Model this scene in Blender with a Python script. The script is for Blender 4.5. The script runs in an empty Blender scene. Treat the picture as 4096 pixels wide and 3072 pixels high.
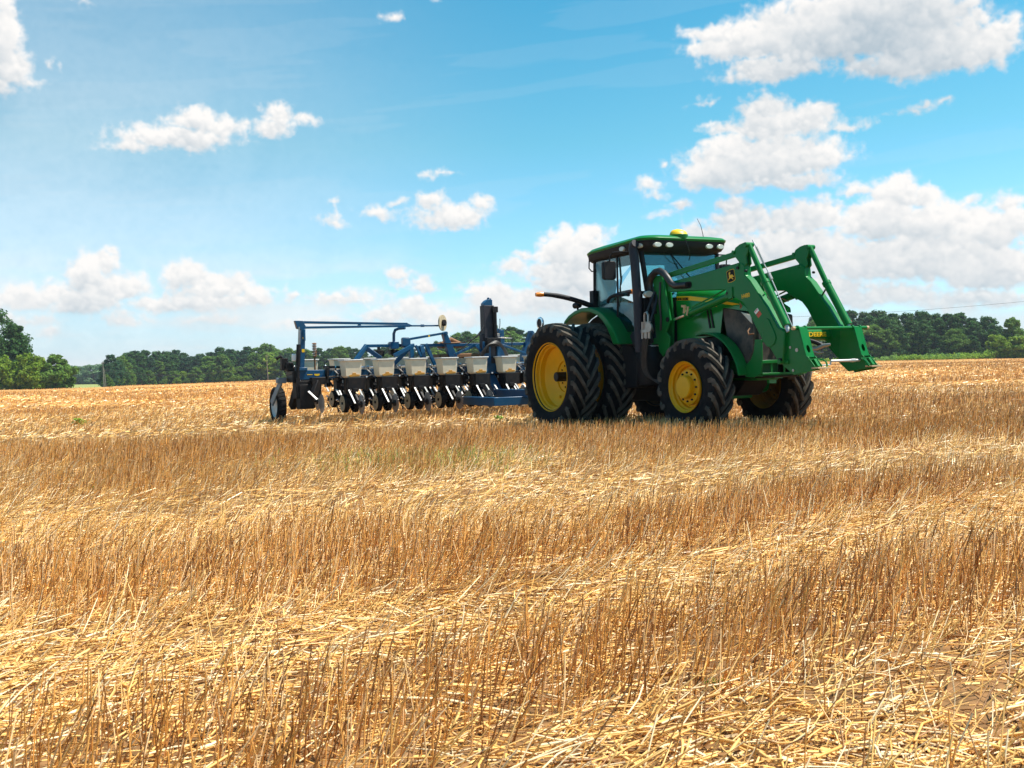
import bpy, math, random
import numpy as np
from mathutils import Vector, Matrix

# ------------------------------------------------------------------ camera
SC = bpy.context.scene
COL = SC.collection
F_PX, PITCH, ROLL, CAM_H = 4147.3, 0.01719, 0.02769, 1.1238      # focal length in pixels of a 4096 wide picture
TX, TY, TA = 2.2193, 19.2778, 1.08784                             # tractor: rear axle position and heading
cp, sp = math.cos(PITCH), math.sin(PITCH)
FWD = np.array([0, cp, -sp]); UP0 = np.array([0, sp, cp]); RT0 = np.array([1.0, 0, 0])
RT = math.cos(ROLL) * RT0 - math.sin(ROLL) * UP0
UP = math.sin(ROLL) * RT0 + math.cos(ROLL) * UP0
cam = bpy.data.cameras.new('camera')
cam.sensor_width = 36.0; cam.lens = F_PX / 4096 * 36.0
cam.clip_start = 0.1; cam.clip_end = 6000
cam_o = bpy.data.objects.new('camera', cam); COL.objects.link(cam_o)
cam_o.matrix_world = Matrix(((RT[0], UP[0], -FWD[0], 0), (RT[1], UP[1], -FWD[1], 0), (RT[2], UP[2], -FWD[2], CAM_H), (0, 0, 0, 1)))
cam.dof.use_dof = True; cam.dof.focus_distance = 18.0; cam.dof.aperture_fstop = 11.0
SC.camera = cam_o

def pix_dir(px, py):
    return FWD + (px - 2048) / F_PX * RT - (py - 1536) / F_PX * UP
def pix_at(px, py, dist):
    """point seen at pixel (of the 4096 wide photo) at ground distance dist along +Y"""
    d = pix_dir(px, py)
    return np.array([0, 0, CAM_H]) + d * (dist / d[1])
def pix_ground(px, py, z=0.0):
    d = pix_dir(px, py)
    return np.array([0, 0, CAM_H]) + d * ((z - CAM_H) / d[2])

# ------------------------------------------------------------------ light, sky, exposure
SUN_EL, SUN_AZ = math.radians(63), math.radians(84)               # azimuth clockwise from +Y (away from the camera)
sdir = Vector((math.sin(SUN_AZ) * math.cos(SUN_EL), math.cos(SUN_AZ) * math.cos(SUN_EL), math.sin(SUN_EL)))
sun = bpy.data.lights.new('sun', 'SUN'); sun.energy = 5.0; sun.angle = math.radians(0.53); sun.color = (1.0, 0.95, 0.86)
sun_o = bpy.data.objects.new('sun', sun); COL.objects.link(sun_o)
sun_o.rotation_euler = (-sdir).to_track_quat('-Z', 'Y').to_euler(); sun_o.location = (30, 10, 60)
SC.view_settings.view_transform = 'Standard'; SC.view_settings.look = 'None'
SC.view_settings.exposure = 0.75; SC.view_settings.gamma = 1.0
SC.view_settings.use_curve_mapping = False

rs = np.random.RandomState(7)
def grid_noise(x, y, seed):
    """smooth value noise on arrays, one lattice unit per cell"""
    r = np.random.RandomState(seed); N = 256
    g = r.rand(N, N).astype(np.float32)
    xi = np.floor(x).astype(int); yi = np.floor(y).astype(int)
    fx = x - xi; fy = y - yi
    fx = fx * fx * fx * (fx * (fx * 6 - 15) + 10); fy = fy * fy * fy * (fy * (fy * 6 - 15) + 10)
    a = g[xi % N, yi % N]; b = g[(xi + 1) % N, yi % N]; c = g[xi % N, (yi + 1) % N]; d = g[(xi + 1) % N, (yi + 1) % N]
    return a * (1 - fx) * (1 - fy) + b * fx * (1 - fy) + c * (1 - fx) * fy + d * fx * fy
def fbm(x, y, seed, octs=5, gain=0.5, billow=False):
    s = 0; amp = 1.0; tot = 0
    for o in range(octs):
        n = grid_noise(x * 2 ** o + 17.3 * o, y * 2 ** o + 5.1 * o, seed + o)
        if billow: n = np.abs(n * 2 - 1)
        s = s + n * amp; tot += amp; amp *= gain
    return s / tot
def sstep(a, b, x):
    t = np.clip((x - a) / (b - a), 0, 1); return t * t * (3 - 2 * t)

# clouds: centre and half sizes in pixels of the 2212 wide view of the photo, turned into azimuth and elevation
CLOUDS = [
    # large grey-based cloud, top right
    (1640, 95, 150, 42), (1560, 75, 90, 26), (1760, 70, 170, 75), (1900, 50, 200, 90), (2030, 110, 140, 55), (2130, 105, 70, 42), (1680, 150, 120, 30), (1620, 165, 80, 18), (1950, 140, 120, 30), (1880, 0, 160, 40), (2170, 75, 30, 35),
    # heap under it
    (1640, 350, 185, 58), (1560, 370, 100, 50), (1760, 350, 80, 30), (1690, 275, 105, 42), (1650, 235, 50, 28), (1570, 278, 55, 18), (1750, 250, 50, 25), (1820, 275, 45, 9), (1590, 325, 110, 32), (1700, 395, 120, 22),
    (1400, 400, 24, 22), (1415, 425, 22, 12), (1432, 362, 8, 8), (1520, 222, 25, 7), (1475, 448, 32, 16), (1440, 465, 45, 9),
    (1965, 245, 36, 8), (1995, 232, 18, 9), (2045, 220, 14, 7), (845, 40, 22, 10), (940, 4, 10, 6), (180, 6, 16, 7),
    # left, middle height
    (390, 300, 130, 30), (285, 312, 58, 17), (420, 265, 58, 32), (490, 280, 50, 24), (340, 290, 60, 24), (600, 252, 45, 22), (660, 262, 40, 14), (590, 275, 45, 22),
    (5, 90, 30, 70), (25, 150, 40, 40), (15, 60, 22, 40), (70, 182, 25, 8), (113, 150, 14, 12), (5, 185, 20, 20),
    # centre
    (975, 470, 88, 30), (930, 440, 32, 26), (1035, 445, 30, 24), (820, 462, 42, 17), (855, 438, 22, 8), (718, 477, 28, 14), (725, 440, 10, 8), (925, 376, 18, 7), (960, 374, 24, 4),
    (910, 618, 38, 18), (865, 597, 24, 20), (865, 615, 24, 10), (1105, 580, 38, 18), (1130, 555, 22, 16),
    # low bank, left
    (50, 645, 60, 26), (110, 635, 45, 24), (190, 600, 40, 44), (225, 570, 30, 25), (245, 550, 12, 12), (250, 620, 60, 32), (180, 650, 70, 30), (400, 600, 50, 30), (380, 590, 30, 28), (470, 620, 70, 30), (550, 640, 46, 26), (440, 650, 110, 26), (330, 660, 60, 20), (630, 640, 18, 18), (730, 645, 90, 16), (110, 716, 24, 14), (270, 690, 50, 12), (480, 690, 80, 10), (650, 700, 90, 10), (60, 690, 60, 12),
    # low bank, centre and right
    (900, 668, 50, 24), (830, 680, 70, 18), (1060, 640, 56, 30), (1030, 625, 30, 18), (980, 690, 70, 22), (1120, 660, 90, 24),
    (1240, 550, 80, 50), (1280, 505, 45, 22), (1220, 505, 25, 25), (1190, 590, 60, 28), (1190, 505, 18, 10), (1260, 610, 120, 40), (1180, 650, 100, 30),
    (1600, 480, 70, 34), (1580, 445, 34, 22), (1680, 480, 60, 32), (1760, 470, 60, 44), (1700, 540, 160, 50), (1580, 540, 100, 40), (1520, 500, 50, 26),
    (1930, 420, 50, 40), (1940, 395, 30, 20), (1850, 415, 42, 18), (1990, 430, 40, 30), (1900, 480, 80, 50), (2010, 490, 90, 50), (2130, 500, 80, 46), (2190, 480, 40, 40), (2090, 440, 20, 12), (2180, 440, 40, 22), (1980, 560, 200, 50), (1850, 570, 120, 40), (2150, 580, 110, 50), (1920, 640, 160, 24), (2100, 650, 120, 24), (1600, 600, 140, 40), (1760, 620, 120, 30),
]
_g = pix_dir(1940 * 1.8517, 62 * 1.8517); GREY_AT = (math.degrees(math.atan2(_g[0], _g[1])), math.degrees(math.asin(_g[2] / np.linalg.norm(_g))))
def build_cloud_image():
    A0, A1, E0, E1, st = -50.0, 50.0, -4.0, 36.0, 0.045
    W = int((A1 - A0) / st); Hh = int((E1 - E0) / st)
    az, el = np.meshgrid(A0 + (np.arange(W) + .5) * st, E0 + (np.arange(Hh) + .5) * st)
    wx = (fbm(az / 1.1, el / .9, 11, 5, .55) - .5); wy = (fbm(az / 1.1 + 40, el / .9 + 9, 23, 5, .55) - .5)
    a = az + wx * .95; e = el + wy * .75
    Fm = np.full(az.shape, -9.0); S = np.full(az.shape, .55); pxdeg = math.degrees(1.8517 / F_PX); puffs = []; rng = np.random.RandomState(12)
    for (cx, cy, rx, ry) in CLOUDS:
        d = pix_dir(cx * 1.8517, cy * 1.8517); d = d / np.linalg.norm(d)
        ca = math.degrees(math.atan2(d[0], d[1])); ce = math.degrees(math.asin(d[2]))
        k_ = 1.12 if cy > 540 else 1.04; ra = rx * pxdeg * k_; re = ry * pxdeg * k_
        dy = e - ce; dy = np.where(dy < 0, dy * 1.25, dy)
        L = np.sqrt(((a - ca) / ra) ** 2 + (dy / re) ** 2)
        Fm = np.maximum(Fm, (1 - L) * min(1.5, re + .12) + .02)
        n = int(np.clip(rx * ry / 70, 3, 46))
        for k in range(n):
            t = rng.rand() * 6.283; q = rng.rand() ** .6; pa = ca + ra * q * math.cos(t) * .92; pe = ce + re * q * (math.sin(t) * (.95 if math.sin(t) > 0 else .65))
            rp = float(np.clip(re * rng.uniform(.26, .62), .10, .95)) * (1 - .35 * q); puffs.append((pe + rng.normal(0, .35), pa, pe, rp, (pe - ce) / re))
    puffs.sort(key=lambda p: -p[0])
    for _, pa, pe, rp, hgt in puffs:
        x0 = int((pa - A0 - rp * 1.5 - .5) / st); x1 = int((pa - A0 + rp * 1.5 + .5) / st); y0 = int((pe - E0 - rp * 1.5 - .5) / st); y1 = int((pe - E0 + rp * 1.5 + .5) / st)
        x0, y0 = max(x0, 0), max(y0, 0); x1, y1 = min(x1, W), min(y1, Hh)
        if x1 <= x0 or y1 <= y0: continue
        sl = (slice(y0, y1), slice(x0, x1)); dx = (az[sl] + wx[sl] * rp * .9 - pa) / rp; dyy = (el[sl] + wy[sl] * rp * .9 - pe) / rp; dd = np.sqrt(dx * dx + dyy * dyy)
        cov = sstep(1.05, .55, dd); sh = np.clip(.60 + .30 * dyy + .10 * dx + .12 * (1 - dd) + .10 * hgt, .12, 1.0); S[sl] = S[sl] * (1 - cov * .85) + sh * cov * .85
        Fm[sl] = np.maximum(Fm[sl], (1 - dd) * rp * .9)
    # more heaps outside the picture, so that the sky goes on to the sides
    side = np.where((np.abs(az) > 30) & (el < 9), fbm(az / 5, el / 2.4, 71, 4) - .52 - np.abs(el - 3.0) * .035, -9) * 4
    Fm = np.maximum(Fm, side)
    bil = fbm(az / .9 + wx * .5, el / .8 + wy * .5, 37, 6, .58, True); fin = fbm(az / .34, el / .30, 53, 4, .6)
    T = Fm + (0.40 - bil) * .55 + (fin - .5) * .40
    alpha = sstep(-.14, .46, T)
    low = sstep(.36, .66, fbm(az / 7 + 3, el / 1.5 + 7, 61, 5, .55)) * sstep(-.6, .8, el) * sstep(7.5, 3.0, el) * .62; alpha = 1 - (1 - alpha) * (1 - low)
    thick = np.clip(T, 0, 1.6)
    acc = np.zeros_like(T); stp = .14
    for k in range(1, 26):
        dx = int(round(.30 * k * stp / st)); dyy = int(round(.95 * k * stp / st))
        sh = np.zeros_like(T); sh[:Hh - dyy, :W - dx if dx else W] = thick[dyy:, dx:]
        acc += sh * stp
    lit = np.exp(-acc * .70)
    gx = np.roll(T, -3, 0) - np.roll(T, 3, 0)
    grey = np.exp(-((az - GREY_AT[0]) / 5.0) ** 2 - ((el - GREY_AT[1]) / 2.0) ** 2)
    lit = np.clip(.20 - .40 * grey + .52 * lit + .80 * (S - .40) - gx * .20 + (fin - .5) * .22 - (bil - .4) * .25, 0, 1)
    base = np.array([.29, .345, .39]); top = np.array([.605, .590, .575])
    lit = lit * (1 - .6 * low) + .80 * .6 * low
    rgb = base[None, None] * (1 - lit[..., None]) + top[None, None] * lit[..., None]
    alpha = alpha * (.72 + .28 * sstep(-.5, 4.0, el))
    # thin veils, faint streaks
    veil = np.clip(fbm(az / 14 + el / 9, (el - az * .10) / 1.1, 91, 4) - .55, 0, 1) * 1.1 * sstep(3, 10, el)
    al = 1 - (1 - alpha) * (1 - np.clip(veil, 0, .045)) * (1 - .42 * sstep(4, -26, az) * sstep(34, 6, el))
    img = bpy.data.images.new('cloud_field', W, Hh, alpha=True, float_buffer=True)
    img.colorspace_settings.name = 'Non-Color'
    img.alpha_mode = 'CHANNEL_PACKED'
    px = np.empty((Hh, W, 4), np.float32); px[..., :3] = rgb; px[..., 3] = al
    img.pixels.foreach_set(px.ravel()); img.update()
    return img, (A0, A1, E0, E1)

def build_world():
    w = bpy.data.worlds.new('World'); SC.world = w; w.use_nodes = True
    nt = w.node_tree; N = nt.nodes; Lk = nt.links; N.clear()
    out = N.new('ShaderNodeOutputWorld')
    sky = N.new('ShaderNodeTexSky'); sky.sky_type = 'NISHITA'; sky.sun_disc = False
    sky.sun_elevation = SUN_EL; sky.sun_rotation = SUN_AZ; sky.air_density = 1.0; sky.dust_density = 0.6; sky.ozone_density = 2.0
    tc = N.new('ShaderNodeTexCoord'); sep = N.new('ShaderNodeSeparateXYZ'); Lk.new(tc.outputs['Generated'], sep.inputs[0])
    def m(op, a, b=None):
        n = N.new('ShaderNodeMath'); n.operation = op
        for i, v in enumerate((a, b)):
            if v is None: continue
            if isinstance(v, (int, float)): n.inputs[i].default_value = v
            else: Lk.new(v, n.inputs[i])
        return n.outputs[0]
    az = m('ARCTAN2', sep.outputs[0], sep.outputs[1]); el = m('ARCSINE', sep.outputs[2])
    img, (A0, A1, E0, E1) = build_cloud_image()
    r = math.radians
    u = m('DIVIDE', m('SUBTRACT', az, r(A0)), r(A1 - A0)); v = m('DIVIDE', m('SUBTRACT', el, r(E0)), r(E1 - E0))
    cmb = N.new('ShaderNodeCombineXYZ'); Lk.new(u, cmb.inputs[0]); Lk.new(v, cmb.inputs[1])
    ti = N.new('ShaderNodeTexImage'); ti.image = img; ti.extension = 'CLIP'; ti.interpolation = 'Cubic'; Lk.new(cmb.outputs[0], ti.inputs[0])
    # the clear sky of this day: bluer with height, paler to the left
    ramp = N.new('ShaderNodeValToRGB'); Lk.new(m('DIVIDE', el, r(30)), ramp.inputs[0])
    ce = ramp.color_ramp.elements; ce[0].position = 0; ce[0].color = SKY_RAMP[0][1]; ce[1].position = 1; ce[1].color = SKY_RAMP[-1][1]
    for p_, c_ in SKY_RAMP[1:-1]:
        q = ce.new(p_); q.color = c_
    mul = N.new('ShaderNodeMix'); mul.data_type = 'RGBA'; mul.blend_type = 'MULTIPLY'; mul.inputs[0].default_value = 1.0
    Lk.new(sky.outputs[0], mul.inputs[6]); Lk.new(ramp.outputs[0], mul.inputs[7])
    bg = N.new('ShaderNodeBackground'); bg.inputs[1].default_value = 0.1; Lk.new(mul.outputs[2], bg.inputs[0])
    bc = N.new('ShaderNodeBackground'); bc.inputs[1].default_value = 1.0; Lk.new(ti.outputs[0], bc.inputs[0])
    mix = N.new('ShaderNodeMixShader'); Lk.new(ti.outputs[1], mix.inputs[0]); Lk.new(bg.outputs[0], mix.inputs[1]); Lk.new(bc.outputs[0], mix.inputs[2])
    Lk.new(mix.outputs[0], out.inputs[0])
SKY_RAMP = [(0, (.78, 1.0, 1.45, 1)), (.13, (.74, 1.04, 1.22, 1)), (.4, (.46, .97, .93, 1)), (.7, (.25, .91, .93, 1)), (1.0, (.17, .82, .92, 1))]
build_world()

# ------------------------------------------------------------------ helpers
def tag(o, label=None, cat=None, group=None, kind=None):
    if label: o['label'] = label
    if cat: o['category'] = cat
    if group: o['group'] = group
    if kind: o['kind'] = kind
    return o
def empty(name, loc, rz=0.0):
    o = bpy.data.objects.new(name, None); COL.objects.link(o); o.location = loc; o.rotation_euler = (0, 0, rz); o.empty_display_size = .3
    return o
def copy_tree(o, parent=None):
    c = o.copy(); COL.objects.link(c)
    if parent: c.parent = parent
    for ch in list(o.children): copy_tree(ch, c)
    return c

MATS = {}
def mat(name, col, rough=.5, metal=0.0, spec=.5, dirt=None, dirt_amt=0.0, dirt_scale=6.0, var=0.0, bump=0.0, bump_scale=60, coat=0.0, attr=None):
    """procedural paint, metal, rubber...: base colour with a mottled variation and patches of dust"""
    m = bpy.data.materials.new(name); m.use_nodes = True; MATS[name] = m
    nt = m.node_tree; N = nt.nodes; L = nt.links; b = N['Principled BSDF']
    b.inputs['Roughness'].default_value = rough; b.inputs['Metallic'].default_value = metal
    b.inputs['Specular IOR Level'].default_value = spec; b.inputs['Coat Weight'].default_value = coat
    src = None
    if attr:
        a = N.new('ShaderNodeAttribute'); a.attribute_name = attr; src = a.outputs['Color']
    tc = N.new('ShaderNodeTexCoord')
    def mixc(fac, A, B, blend='MIX'):
        n = N.new('ShaderNodeMix'); n.data_type = 'RGBA'; n.blend_type = blend
        if isinstance(fac, (int, float)): n.inputs[0].default_value = fac
        else: L.new(fac, n.inputs[0])
        for i, v in ((6, A), (7, B)):
            if isinstance(v, tuple): n.inputs[i].default_value = (*v, 1)
            else: L.new(v, n.inputs[i])
        return n.outputs[2]
    if src is None:
        if var > 0:
            nz = N.new('ShaderNodeTexNoise'); nz.inputs['Scale'].default_value = 2.3; nz.inputs['Detail'].default_value = 5; L.new(tc.outputs['Object'], nz.inputs[0])
            lo = tuple(max(0, c * (1 - var)) for c in col); hi = tuple(c * (1 + var) for c in col)
            src = mixc(nz.outputs[0], lo, hi)
        else:
            src = col
    if dirt and dirt_amt > 0:
        nz = N.new('ShaderNodeTexNoise'); nz.inputs['Scale'].default_value = dirt_scale; nz.inputs['Detail'].default_value = 7; nz.inputs['Roughness'].default_value = .65
        L.new(tc.outputs['Object'], nz.inputs[0])
        rp = N.new('ShaderNodeMapRange'); rp.inputs[1].default_value = .42; rp.inputs[2].default_value = .72; rp.inputs[3].default_value = 0; rp.inputs[4].default_value = dirt_amt
        L.new(nz.outputs[0], rp.inputs[0])
        src = mixc(rp.outputs[0], src, dirt)
    if isinstance(src, tuple): b.inputs['Base Color'].default_value = (*src, 1)
    else: L.new(src, b.inputs['Base Color'])
    if bump > 0:
        nz = N.new('ShaderNodeTexNoise'); nz.inputs['Scale'].default_value = bump_scale; nz.inputs['Detail'].default_value = 4; L.new(tc.outputs['Object'], nz.inputs[0])
        bp = N.new('ShaderNodeBump'); bp.inputs['Strength'].default_value = bump; bp.inputs['Distance'].default_value = .01; L.new(nz.outputs[0], bp.inputs['Height']); L.new(bp.outputs[0], b.inputs['Normal'])
    return m
DUST = (.30, .21, .11)
mat('green_paint', (.005, .165, .030), .30, dirt=(.10, .11, .05), dirt_amt=.14, var=.16, spec=.22)
mat('green_hood', (.006, .20, .028), .20, var=.08, dirt=DUST, dirt_amt=.03, spec=.5)
mat('yellow_paint', (.86, .42, .002), .42, dirt=(.45, .24, .03), dirt_amt=.18, var=.10, spec=.25)
mat('muddy_shaded_yellow', (.10, .052, .008), .7, dirt=(.06, .04, .02), dirt_amt=.7, dirt_scale=4, spec=.2)  # inner dual rims: mud, plus the shade between the duals put into the colour
mat('dirty_shaded_yellow', (.30, .15, .015), .6, dirt=(.10, .06, .025), dirt_amt=.6, dirt_scale=5, spec=.2)  # left front wheel: dirt, with the shade on its inner side coloured in
mat('yellow_decal', (.86, .50, .004), .45)
mat('black_decal', (.006, .006, .006), .6, spec=.2)
mat('rubber', (.011, .0105, .0115), .85, dirt=(.07, .058, .045), dirt_amt=.22, dirt_scale=9, var=.2, spec=.12)
mat('dusty_tread', (.075, .065, .053), .9, dirt=(.24, .20, .15), dirt_amt=.5, dirt_scale=7, var=.2, spec=.12)
mat('black_plastic', (.015, .014, .0155), .6, dirt=DUST, dirt_amt=.04, var=.15, spec=.22)
mat('black_steel', (.010, .009, .0095), .5, dirt=(.10, .07, .045), dirt_amt=.12, var=.2, spec=.22)
mat('dark_grille', (.022, .018, .016), .6, dirt=(.22, .17, .12), dirt_amt=.5, dirt_scale=3.2)
mat('exhaust_metal', (.032, .029, .036), .55, var=.3, dirt=(.10, .075, .06), dirt_amt=.2, spec=.25)
mat('chrome', (.72, .72, .74), .22, metal=1.0)
mat('zinc', (.55, .54, .52), .42, metal=.35)
mat('worn_steel', (.46, .42, .38), .42, metal=.85, dirt=(.22, .12, .06), dirt_amt=.4)
mat('bare_edge', (.60, .40, .22), .55, dirt=(.2, .3, .1), dirt_amt=.3)
mat('lamp_lens', (.62, .60, .50), .18, spec=.8)
mat('amber_lens', (.78, .22, .01), .25)
mat('blue_paint', (.0025, .062, .145), .36, dirt=DUST, dirt_amt=.06, var=.15, spec=.35)
mat('black_planter', (.008, .007, .008), .55, dirt=(.10, .065, .04), dirt_amt=.2, dirt_scale=10, spec=.25)
mat('poly_hopper', (.84, .72, .52), .5, dirt=(.50, .36, .19), dirt_amt=.30, dirt_scale=5, var=.08)
mat('hopper_lid', (.62, .60, .56), .55, dirt=(.42, .33, .22), dirt_amt=.4)
mat('orange_latch', (.52, .24, .03), .5, var=.2)
mat('disc_beige', (.50, .40, .25), .6, dirt=(.20, .13, .07), dirt_amt=.35, dirt_scale=14)
mat('grey_disc', (.30, .29, .29), .38, metal=.7, dirt=(.18, .13, .09), dirt_amt=.5)
mat('grey_arm', (.16, .21, .25), .5, dirt=DUST, dirt_amt=.2)
mat('strut_paint', (.36, .35, .33), .4, dirt=(.2, .14, .1), dirt_amt=.35)
mat('white_label', (.80, .78, .74), .5)
mat('red_label', (.55, .08, .03), .5)
mat('seat_cloth', (.06, .065, .07), .85, var=.2)
mat('cab_lining', (.20, .17, .13), .8)
mat('cab_dark', (.025, .026, .028), .7)
mat('hose', (.018, .016, .016), .45, dirt=(.2, .15, .1), dirt_amt=.15)
mat('rust', (.22, .10, .04), .8, var=.3)
def glass_mat():
    m = bpy.data.materials.new('cab_glass'); m.use_nodes = True; MATS['cab_glass'] = m
    N = m.node_tree.nodes; L = m.node_tree.links; N.clear()
    o = N.new('ShaderNodeOutputMaterial'); t = N.new('ShaderNodeBsdfTransparent'); g = N.new('ShaderNodeBsdfGlossy'); fr = N.new('ShaderNodeFresnel'); mx = N.new('ShaderNodeMixShader')
    t.inputs[0].default_value = (.66, .84, .84, 1); g.inputs['Roughness'].default_value = .03; fr.inputs[0].default_value = 1.5
    md = N.new('ShaderNodeMath'); md.operation = 'MULTIPLY_ADD'; md.inputs[1].default_value = .9; md.inputs[2].default_value = .05
    L.new(fr.outputs[0], md.inputs[0]); L.new(md.outputs[0], mx.inputs[0]); L.new(t.outputs[0], mx.inputs[1]); L.new(g.outputs[0], mx.inputs[2]); L.new(mx.outputs[0], o.inputs[0])
glass_mat()

class MB:
    def __init__(s): s.v = []; s.f = []
    def add(s, vs, fs):
        b = len(s.v); s.v += [tuple(map(float, p)) for p in vs]; s.f += [tuple(b + i for i in f) for f in fs]; return s
    def box(s, c, d, R=None):
        x, y, z = (k / 2 for k in d); c = Vector(c)
        vs = [Vector((a * x, b * y, e * z)) for a in (-1, 1) for b in (-1, 1) for e in (-1, 1)]
        if R is not None: vs = [R @ v for v in vs]
        return s.add([c + v for v in vs], [(0, 1, 3, 2), (4, 6, 7, 5), (0, 4, 5, 1), (2, 3, 7, 6), (0, 2, 6, 4), (1, 5, 7, 3)])
    def bx(s, x0, x1, y0, y1, z0, z1): return s.box(((x0 + x1) / 2, (y0 + y1) / 2, (z0 + z1) / 2), (abs(x1 - x0), abs(y1 - y0), abs(z1 - z0)))
    def prism(s, poly, y0, y1, ax='y'):
        """extrude an outline: (x,z) along y, (y,z) along x or (x,y) along z"""
        n = len(poly)
        def P(p, t): return {'y': (p[0], t, p[1]), 'x': (t, p[0], p[1]), 'z': (p[0], p[1], t)}[ax]
        area = sum(poly[i][0] * poly[(i + 1) % n][1] - poly[(i + 1) % n][0] * poly[i][1] for i in range(n))
        fs = [tuple(range(n)), tuple(range(2 * n - 1, n - 1, -1))] + [(i, n + i, n + (i + 1) % n, (i + 1) % n) for i in range(n)]
        return s.add([P(p, y0) for p in poly] + [P(p, y1) for p in poly], fs)
    def beam(s, p0, p1, w, h, up=(0, 0, 1)):
        p0, p1 = Vector(p0), Vector(p1); d = (p1 - p0); L = d.length; d.normalize(); u = Vector(up); r = d.cross(u)
        if r.length < 1e-4: r = d.cross(Vector((0, 1, 0)))
        r.normalize(); u = r.cross(d)
        return s.box((p0 + p1) / 2, (w, L, h), Matrix((r, d, u)).transposed())
    def tube(s, pts, rad, n=8, caps=True):
        pts = [Vector(p) for p in pts]; m = len(pts); rad = rad if isinstance(rad, (list, tuple)) else [rad] * m
        vs = []; prev = None
        for i, p in enumerate(pts):
            t = (pts[min(i + 1, m - 1)] - pts[max(i - 1, 0)]).normalized()
            if prev is None: a = t.orthogonal().normalized()
            else:
                a = prev - t * prev.dot(t); a.normalize()
            prev = a; b = t.cross(a)
            vs += [p + (a * math.cos(k * 2 * math.pi / n) + b * math.sin(k * 2 * math.pi / n)) * rad[i] for k in range(n)]
        fs = [(i * n + k, i * n + (k + 1) % n, (i + 1) * n + (k + 1) % n, (i + 1) * n + k) for i in range(m - 1) for k in range(n)]
        if caps: fs += [tuple(range(n - 1, -1, -1)), tuple(range((m - 1) * n, m * n))]
        return s.add(vs, fs)
    def cyl(s, p0, p1, r, n=16, r1=None): return s.tube([p0, p1], [r, r if r1 is None else r1], n)
    def lathe(s, prof, c=(0, 0, 0), n=48, closed=False):
        """revolve (radius, y) about the y axis through c"""
        m = len(prof); vs = []
        for r, y in prof:
            vs += [(c[0] + r * math.cos(k * 2 * math.pi / n), c[1] + y, c[2] + r * math.sin(k * 2 * math.pi / n)) for k in range(n)]
        fs = [(i * n + k, i * n + (k + 1) % n, ((i + 1) % m) * n + (k + 1) % n, ((i + 1) % m) * n + k) for i in range(m if closed else m - 1) for k in range(n)]
        return s.add(vs, fs)
    def build(s, name, material, parent=None, off=(0, 0, 0), smooth=30, bevel=0.0, label=None):
        me = bpy.data.meshes.new(name); me.from_pydata([(a - off[0], b - off[1], c - off[2]) for a, b, c in s.v], [], s.f)
        import bmesh as _b
        bm = _b.new(); bm.from_mesh(me); _b.ops.recalc_face_normals(bm, faces=bm.faces); bm.to_mesh(me); bm.free()
        if smooth:
            me.polygons.foreach_set('use_smooth', [True] * len(me.polygons)); me.set_sharp_from_angle(angle=math.radians(smooth))
        me.materials.append(MATS[material] if isinstance(material, str) else material)
        o = bpy.data.objects.new(name, me); COL.objects.link(o); o.location = off
        if parent: o.parent = parent
        if bevel:
            b = o.modifiers.new('edge', 'BEVEL'); b.width = bevel; b.segments = 2; b.limit_method = 'ANGLE'; b.angle_limit = math.radians(40)
        if label: o['label'] = label
        return o
def rrect(x0, x1, y0, y1, r, n=4):
    P = []
    for cx, cy, a0 in ((x1 - r, y1 - r, 0), (x0 + r, y1 - r, 90), (x0 + r, y0 + r, 180), (x1 - r, y0 + r, 270)):
        for k in range(n + 1):
            a = math.radians(a0 + 90 * k / n); P.append((cx + r * math.cos(a), cy + r * math.sin(a)))
    return P
def circle2(cx, cy, r, n=20, ry=None): return [(cx + r * math.cos(2 * math.pi * k / n), cy + (ry or r) * math.sin(2 * math.pi * k / n)) for k in range(n)]
def bez(p0, p1, p2, p3, n=12):
    p0, p1, p2, p3 = map(Vector, (p0, p1, p2, p3)); return [p0 * (1 - t) ** 3 + p1 * 3 * t * (1 - t) ** 2 + p2 * 3 * t * t * (1 - t) + p3 * t ** 3 for t in [k / n for k in range(n + 1)]]
def lettering(name, txt, size, origin, xdir, ydir, material, parent, thick=.002, bold=.0, wfac=1.0):
    """writing as a thin raised mesh; origin is its lower left corner, xdir the way it reads"""
    cu = bpy.data.curves.new('writing', 'FONT'); cu.body = txt; cu.size = size; cu.extrude = thick; cu.offset = bold
    t = bpy.data.objects.new('writing', cu); COL.objects.link(t)
    dg = bpy.context.evaluated_depsgraph_get(); dg.update(); me = bpy.data.meshes.new_from_object(t.evaluated_get(dg)); bpy.data.objects.remove(t)
    x = Vector(xdir).normalized(); y = Vector(ydir).normalized(); z = x.cross(y)
    me.transform(Matrix(((x[0] * wfac, y[0], z[0], origin[0]), (x[1] * wfac, y[1], z[1], origin[1]), (x[2] * wfac, y[2], z[2], origin[2]), (0, 0, 0, 1))))
    me.materials.clear(); me.materials.append(MATS[material]); o = bpy.data.objects.new(name, me); COL.objects.link(o); o.parent = parent
    return o

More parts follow.
